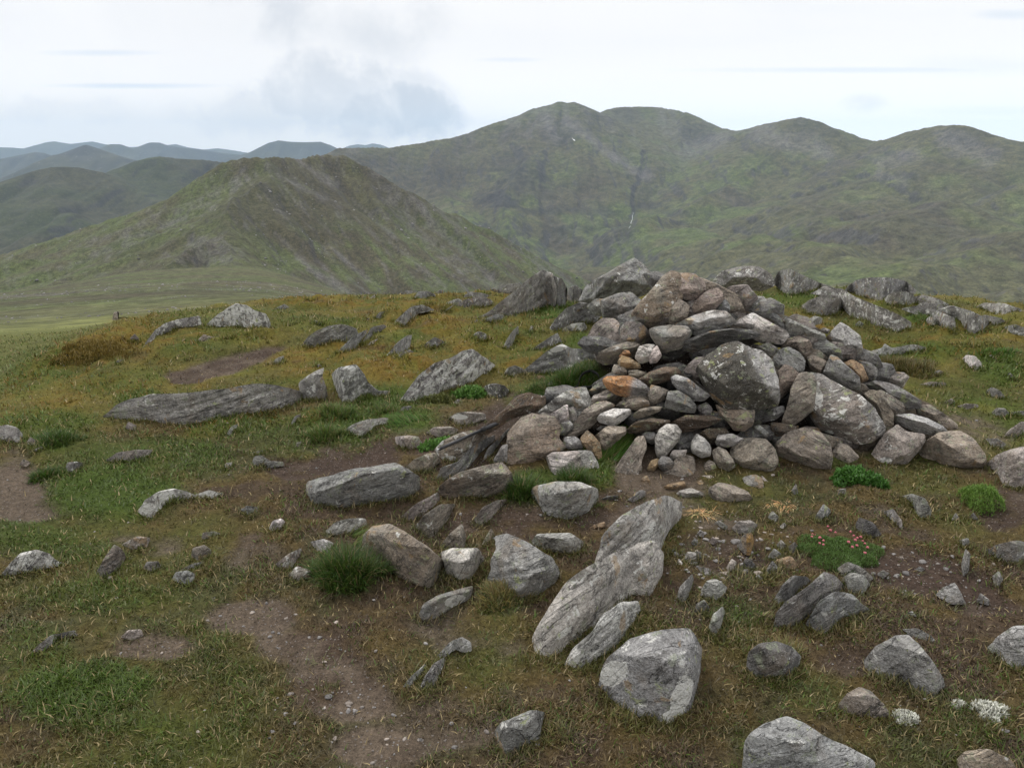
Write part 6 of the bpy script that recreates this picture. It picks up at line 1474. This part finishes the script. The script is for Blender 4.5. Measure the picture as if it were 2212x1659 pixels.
def build_gravel():
    rs = np.random.RandomState(9); V0, T0 = ico()
    n = 26000; u = rs.rand(n); r = 1 / (1 / 7.5 + u * (1 / 1.5 - 1 / 7.5)); a = rs.uniform(-.74, .74, n)
    x, y = r * np.sin(a), r * np.cos(a); z, c, bare, gr, mo, near = ground_surface(x, y)
    X, Y = to_px(x, y, z); hot = np.exp(-(((X - 1560) / 110) ** 2 + ((Y - 1200) / 90) ** 2)) + np.exp(-(((X - 760) / 120) ** 2 + ((Y - 1520) / 80) ** 2)) * .12 + .8 * np.exp(-(((X - 1990) / 110) ** 2 + ((Y - 1230) / 50) ** 2))
    keep = rs.rand(n) < (.02 + .10 * bare + .6 * hot * (cairn_z(x, y) < .1)); x, y, z, hot, r = x[keep], y[keep], z[keep], hot[keep], r[keep]
    m = len(x); s = .0022 + .008 * rs.rand(m) ** 4 + .018 * hot * rs.rand(m) ** 2.6
    sc = np.stack([s * rs.uniform(.8, 1.6, m), s * rs.uniform(.7, 1.2, m), s * rs.uniform(.4, .8, m)], 1)
    rot = rs.uniform(0, 6.28, m); ca, sa = np.cos(rot), np.sin(rot)
    # four chipped masters
    A = np.zeros((m, len(V0), 3))
    for k in range(6):
        o = rs.uniform(0, 50, 3); Vk = V0.copy()
        for _ in range(7):
            nn = rs.normal(size=3); nn /= np.linalg.norm(nn); d = Vk @ nn; lim = rs.uniform(.45, .85); Vk = Vk - np.clip(d - lim, 0, None)[:, None] * nn
        Vk *= (1 + .12 * fbm(*(V0 * 2 + o).T, seed=3, oct=2))[:, None]
        A[np.arange(m) % 6 == k] = Vk
    A = A * sc[:, None, :]
    B = np.stack([A[..., 0] * ca[:, None] - A[..., 1] * sa[:, None], A[..., 0] * sa[:, None] + A[..., 1] * ca[:, None], A[..., 2]], -1) + np.stack([x, y, z + s * .15], 1)[:, None, :]
    tone = rs.rand(m); base = .85 * np.where((tone < .6)[:, None], np.array([.26, .245, .235]), np.where((tone < .85)[:, None], np.array([.34, .29, .25]), np.array([.34, .30, .27]))) * rs.uniform(.6, 1.2, m)[:, None]
    T_ = (np.arange(m)[:, None, None] * len(V0) + T0[None]).reshape(-1, 3)
    mt, node, link, b = principled('gravel', .85, .25); at = node('ShaderNodeAttribute', attribute_name='col'); tc = node('ShaderNodeTexCoord')
    nz = node('ShaderNodeTexNoise', i_Scale=220.0, i_Detail=3.0); link(tc.outputs['Object'], nz.inputs['Vector'])
    cc = node('ShaderNodeCombineXYZ'); f = rng(node, link, nz.outputs[0], .3, .7, .7, 1.3, False); [link(f, cc.inputs[i]) for i in range(3)]
    link(mixc(node, link, 1.0, at.outputs['Color'], cc.outputs[0], 'MULTIPLY'), b.inputs['Base Color'])
    put('gravel', new_mesh('gravel', B.reshape(-1, 3), tris=T_, attrs={'col': np.repeat(base, len(V0), 0)}, smooth=False), mt, kind='stuff', label='fine grit and small chips on the bare earth')

def gpoint(px_, py_, dz=0.):
    p = hit(px_, py_); z = float(ground_surface(np.array([p[0]]), np.array([p[1]]))[0][0]); return np.array([p[0], p[1], z + dz])

TUFTS = [  # frame x, y, radius m, height m, blades, greenness, lean azimuth or None, label
 (752, 1255, .12, .16, 1900, 'lush', None, 'dense dark green grass tuft against the rounded brown boulder'),
 (800, 1175, .09, .12, 900, 'bright', .3, 'brighter green tuft under the long block shaped boulder'),
 (1132, 1075, .08, .13, 900, 'lush', None, 'dark grass clump in the hollow between flat slab and pale boulder'),
 (1235, 1050, .09, .12, 900, 'lush', None, 'dark grass clump under the striped cream block'),
 (1320, 985, .07, .18, 900, 'vivid', .75, 'vivid green grass streak combed up the leaning slab'),
 (1350, 940, .06, .16, 500, 'vivid', .75, 'upper end of the vivid grass streak below the dark flat slab'),
 (700, 950, .10, .12, 800, 'bright', None, 'upright green tuft above the bare soil beside the white lichened rock'),
 (875, 915, .11, .09, 900, 'vivid', 2.6, 'vivid long grass lying right of the white lichened rock'),
 (730, 905, .12, .09, 900, 'bright', None, 'green grass at the foot of the wrinkled lichened rock'),
 (830, 890, .12, .07, 700, 'bright', None, 'green grass between wrinkled rock and humped boulder'),
 (1225, 835, .16, .14, 1700, 'lush', None, 'deep green grass where the pole strap lies'),
 (1160, 845, .10, .08, 600, 'lush', None, 'low green grass left of the deep green grass'),
 (125, 960, .11, .09, 700, 'lush', None, 'dark green tussock at the left above the bare path'),
 (95, 1030, .08, .07, 500, 'lush', None, 'dark tussock on the edge of the bare path'),
 (1090, 1300, .09, .09, 800, 'dry', None, 'olive and straw tuft hugging the hooked flat stone'),
 (1270, 1090, .05, .06, 300, 'bright', None, 'small green tuft under the rounded pale boulder'),
 (1515, 1110, .07, .05, 500, 'straw', None, 'curled straw coloured dead grass left of the smooth oval stone'),
 (1690, 1095, .07, .05, 400, 'straw', None, 'tangled dead grass right of the smooth oval stone'),
 (1970, 800, .20, .10, 1500, 'heath', None, 'brownish green tussock right of the cairn'),
 (1925, 790, .14, .10, 900, 'heath', None, 'olive tussock touching the long low pale rock'),
 (2165, 775, .12, .06, 600, 'vivid', None, 'vivid grass behind the white nosed stone'),
 (2010, 700, .16, .05, 600, 'bright', None, 'bright grass patch between lichened rocks on the right crest'),
 (1700, 1410, .05, .07, 260, 'dry', None, 'thin grass in front of the split outcrop'),
 (1195, 690, .16, .06, 500, 'vivid', None, 'bright grass behind the rusty spotted rock'),
 (1020, 965, .05, .05, 260, 'vivid', None, 'small grass tuft under the black hollow of the overhang'),
]
GC = {'lush': (.045, .085, .015), 'bright': (.085, .135, .03), 'vivid': (.070, .145, .024), 'dry': (.15, .145, .05), 'straw': (.42, .31, .15), 'heath': (.10, .095, .03)}
def build_tufts():
    m = blade_material('tuft_blade', .35)
    for k, (X, Y, R_, H_, n, kind, comb, label) in enumerate(TUFTS):
        rs = np.random.RandomState(40 + k); p = gpoint(X, Y)
        a = rs.uniform(0, 6.28, n); q = R_ * rs.rand(n) ** .6
        q *= 1 + .35 * np.sin(a * 3 + k) + .2 * np.sin(a * 5 + 2 * k)
        bx, by = q * np.cos(a), q * np.sin(a) * .8
        bz = ground_surface(bx + p[0], by + p[1])[0] - p[2] - .004
        L = H_ * rs.uniform(.45, 1.15, n) * (1 - .35 * q / R_)
        az = a + rs.normal(0, 1.5, n); lean = rs.uniform(.02, .45, n) + .22 * q / R_; bend = rs.uniform(.1, 1.5, n)
        if comb is not None: az = comb + rs.normal(0, .25, n); lean = rs.uniform(.5, 1.1, n)
        if kind == 'straw': lean = rs.uniform(.7, 1.5, n); bend = rs.uniform(1, 3.2, n); L *= 1.6
        col = np.array(GC[kind])[None, :] * rs.uniform(.55, 1.6, n)[:, None] * np.stack([rs.uniform(.8, 1.35, n), np.ones(n), rs.uniform(.8, 1.2, n)], 1)
        s = rs.rand(n) < (.14 if kind != 'lush' else .07); col[s] = STRAW * .6
        A, Q, T_, C_ = blades(np.stack([bx, by, bz], 1), L, np.full(n, .0032) * rs.uniform(.7, 1.3, n) * (1 + .12 * np.hypot(p[0], p[1])), az, lean, bend, col, segs=4)
        put('grass_tuft', new_mesh('grass_tuft', A, quads=Q, tris=T_, attrs={'col': C_}, smooth=False), m, loc=p, label=label, cat='grass tuft', group='grass tufts among the stones')

def cushion(name, X, Y, rx, ry, h, col, n, leaf, label, cat, flowers=(), spiky=True, seed=0, jit=.35):
    rs = np.random.RandomState(seed + 70); p = gpoint(X, Y)
    a = rs.uniform(0, 6.28, n); q = rs.rand(n) ** .5
    lob = 1 + .18 * np.sin(3 * a + seed) + .12 * np.sin(7 * a)
    bx, by = rx * q * np.cos(a) * lob, ry * q * np.sin(a) * lob
    top = h * np.sqrt(np.clip(1 - q ** 2, 0, 1)) * (1 + .25 * fbm(bx * 14, by * 14, seed=seed + 5, oct=2))
    bz = ground_surface(bx + p[0], by + p[1])[0] - p[2] + top * (rs.uniform(.75, 1.0, n) if spiky else rs.uniform(.15, 1, n)) - .006
    c = np.array(col)[None, :] * rs.uniform(1 - jit, 1 + jit, n)[:, None]
    A, Q, T_, C_ = blades(np.stack([bx, by, bz], 1), leaf * rs.uniform(.6, 1.3, n), np.full(n, leaf * (.22 if spiky else .6)), rs.uniform(0, 6.28, n), rs.uniform(0, 1.0, n), rs.uniform(0, .8, n), c)
    root = put(name, new_mesh(name, A, quads=Q, tris=T_, attrs={'col': C_}, smooth=False), blade_material(name + '_leaf', .2), loc=p, label=label, cat=cat)
    if flowers:
        V0, T0 = ico(); fm, node, link, b = principled('pink_petal', .8, .1); b.inputs['Base Color'].default_value = (.42, .13, .15, 1)
        for (fx, fy) in flowers:
            g = hit(fx, fy); o = rs.uniform(0, 40, 3); r_ = rs.uniform(.0045, .007)
            k = 1 + .35 * np.sign(np.sin(V0 @ np.array([9.1, 3.3, 5.7]) * 2 + o[0])) * .5
            V = V0 * k[:, None] * r_ * np.array([1, 1, .8])
            q_ = np.array([g[0] - p[0], g[1] - p[1]]); e_ = min(1, math.hypot(q_[0] / rx, q_[1] / ry))
            zz = float(ground_surface(np.array([g[0]]), np.array([g[1]]))[0][0]) - p[2] + h * math.sqrt(max(0, 1 - e_ ** 2)) + .008
            f = put('flower', new_mesh('flower', V, tris=T0, smooth=False), fm, parent=root); f.location = (q_[0], q_[1], zz)
    return root

def build_plants():
    fl = [(1788, 1140), (1793, 1152), (1760, 1166), (1768, 1186), (1776, 1192), (1775, 1205), (1768, 1198), (1803, 1165), (1836, 1160), (1850, 1178), (1862, 1182), (1845, 1186), (1866, 1192), (1872, 1198), (1830, 1195), (1838, 1205), (1848, 1202), (1866, 1212), (1755, 1160), (1752, 1178), (1858, 1170), (1842, 1174)]
    cushion('flower_cushion', 1810, 1200, .165, .15, .05, (.075, .135, .028), 12000, .011, 'bright green moss cushion dotted with small pink flowers', 'cushion plant', fl, seed=1)
    cushion('moss_cushion', 2117, 1092, .085, .10, .10, (.13, .22, .04), 3800, .016, 'yellow green leafy moss clump at the right edge', 'moss', seed=2)
    cushion('leafy_plant', 1850, 1040, .13, .09, .07, (.06, .15, .025), 2600, .020, 'dark green leafy plant at the foot of the mossy topped boulder', 'plant', spiky=False, seed=3)
    cushion('leafy_plant', 955, 962, .12, .06, .05, (.10, .21, .04), 1400, .017, 'fresh green leafy plant at the tip of the walking pole', 'plant', spiky=False, seed=4)
    cushion('leafy_plant', 1018, 858, .12, .08, .08, (.10, .20, .04), 1500, .020, 'green leafy plant right of the big humped boulder', 'plant', spiky=False, seed=5)
    cushion('leafy_plant', 950, 870, .10, .06, .06, (.11, .12, .035), 900, .018, 'olive leafy plant under the big humped boulder', 'plant', spiky=False, seed=6)
    for k, (x, y, r_, lab) in enumerate([((2300 + 1950 * .5967) / 1.6216, (1700 + 1345 * .5967) / 1.6216, .05, 'largest of three white crinkled lichen tufts at lower right'), ((2300 + 1455 * .5967) / 1.6216, (1700 + 1385 * .5967) / 1.6216, .035, 'white crinkled lichen tuft under the reddish grey boulder'), ((2300 + 1770 * .5967) / 1.6216, (1700 + 1310 * .5967) / 1.6216, .022, 'smallest white lichen tuft, above the other two')]):
        cushion('lichen_tuft', x, y, r_, r_ * .8, r_ * .6, (.60, .60, .53), 1500, .009, lab, 'lichen', spiky=False, seed=20 + k, jit=.45)
    for k, (x, y) in enumerate([(2212 * .862, 740), (262, 690)][1:]):
        cushion('moss_hummock', x, y, .35, .2, .10, (.115, .105, .03), 2500, .03, 'olive moss hummock beside the lone upright rock', 'moss', seed=30 + k)
    cushion('moss_hummock', 205, 770, .30, .2, .09, (.16, .115, .025), 3500, .03, 'brown moss hummock above the white streaked slab edge', 'moss', seed=33)

def tube(P, R_, n=12):
    P = np.asarray(P, float); m = len(P); R_ = np.broadcast_to(R_, m); V = []
    for k in range(m):
        t = P[min(k + 1, m - 1)] - P[max(k - 1, 0)]; t /= np.linalg.norm(t)
        a = np.cross(t, [0, 0, 1.]); a /= np.linalg.norm(a) + 1e-9; b = np.cross(t, a)
        for j in range(n):
            w = 2 * math.pi * j / n; V.append(P[k] + R_[k] * (a * math.cos(w) + b * math.sin(w)))
    q = [[k * n + j, k * n + (j + 1) % n, (k + 1) * n + (j + 1) % n, (k + 1) * n + j] for k in range(m - 1) for j in range(n)]
    V.append(P[0]); V.append(P[-1]); t_ = [[m * n, (j + 1) % n, j] for j in range(n)] + [[m * n + 1, (m - 1) * n + j, (m - 1) * n + (j + 1) % n] for j in range(n)]
    return np.array(V), q, t_
def plain(name, col, rough, spec=.4, metal=0.):
    m, node, link, b = principled(name, rough, spec); b.inputs['Metallic'].default_value = metal
    tc = node('ShaderNodeTexCoord'); n = node('ShaderNodeTexNoise', i_Scale=60.0, i_Detail=3.0); link(tc.outputs['Object'], n.inputs['Vector'])
    c = mixc(node, link, rng(node, link, n.outputs[0], .4, .7, 0, .5), col, tuple(min(1, v * 1.8 + .01) for v in col)); link(c, b.inputs['Base Color']); return m
def build_pole():
    z9 = lambda a, b: ((1480 + a * .31646) / 1.62161, (1280 + b * .31646) / 1.62161)
    A = gpoint(*z9(155, 940), .004); B = at_dist(*[np.array(v) for v in z9(1545, 318)], 4.5); A = at_dist(*[np.array(v) for v in z9(155, 940)], 3.74)
    d = B - A
    root = bpy.data.objects.new('walking_pole', None); scene.collection.objects.link(root); root.location = A
    root['label'] = 'black walking pole lying under the overhanging slab, strap looped in the grass'; root['category'] = 'walking pole'
    black = plain('black_metal', (.022, .022, .024), .4, .5, .3); foam = plain('black_foam', (.02, .02, .02), .85, .2); steel = plain('steel_tip', (.3, .3, .3), .35, .5, 1.)
    def part(name, P, R_, m): V, q, t = tube(P, R_); return put(name, new_mesh(name, V, quads=q, tris=t), m, parent=root)
    part('tip', [d * 0, d * .012, d * .02], [.0025, .004, .006], steel)
    part('lower_shaft', [d * .02, d * .32], .0085, black); part('collar', [d * .318, d * .325, d * .345, d * .352], [.010, .0125, .0125, .010], foam)
    part('upper_shaft', [d * .35, d * .86], .0105, black)
    s = np.linspace(.85, 1, 14); part('handle', [d * v for v in s], .019 + .005 * np.sin((s - .85) * 55) + .006 * sstep(.96, 1, s), foam)
    W = []
    for (a, b, r_) in [(1500, 330, 5.05), (1560, 300, 5.06), (1640, 265, 5.08), (1720, 240, 5.10), (1730, 180, 5.12), (1760, 100, 5.2), (1850, 58, 5.28), (1940, 90, 5.25), (1965, 160, 5.2), (1930, 215, 5.14), (1850, 245, 5.08), (1770, 245, 5.06), (1700, 262, 5.05), (1600, 300, 5.03), (1520, 335, 5.04)]:
        x_, y_ = z9(a, b); W.append(at_dist(np.array(x_), np.array(y_), r_ - .53) - A)
    W = np.array(W); t = np.linspace(0, len(W) - 1, 60); W = np.stack([np.interp(t, range(len(W)), W[:, i]) for i in range(3)], 1)
    for _ in range(2): W[1:-1] = (W[:-2] + 2 * W[1:-1] + W[2:]) / 4
    V = []
    for k in range(len(W)):
        for dz, dy in ((-.009, 0), (.009, 0), (.009, .003), (-.009, .003)): V.append(W[k] + np.array([0, dy, dz]))
    n = len(W); q = [[k * 4 + j, k * 4 + (j + 1) % 4, (k + 1) * 4 + (j + 1) % 4, (k + 1) * 4 + j] for k in range(n - 1) for j in range(4)] + [[0, 1, 2, 3], [n * 4 - 4, n * 4 - 3, n * 4 - 2, n * 4 - 1]]
    put('wrist_strap', new_mesh('wrist_strap', np.array(V), quads=q), foam, parent=root)
build_hill(); build_mountains(); build_distance()
build_ground()
build_stones(); build_core()
build_turf(); build_skirts(); build_gravel(); build_tufts(); build_plants(); build_pole()
build_haze()
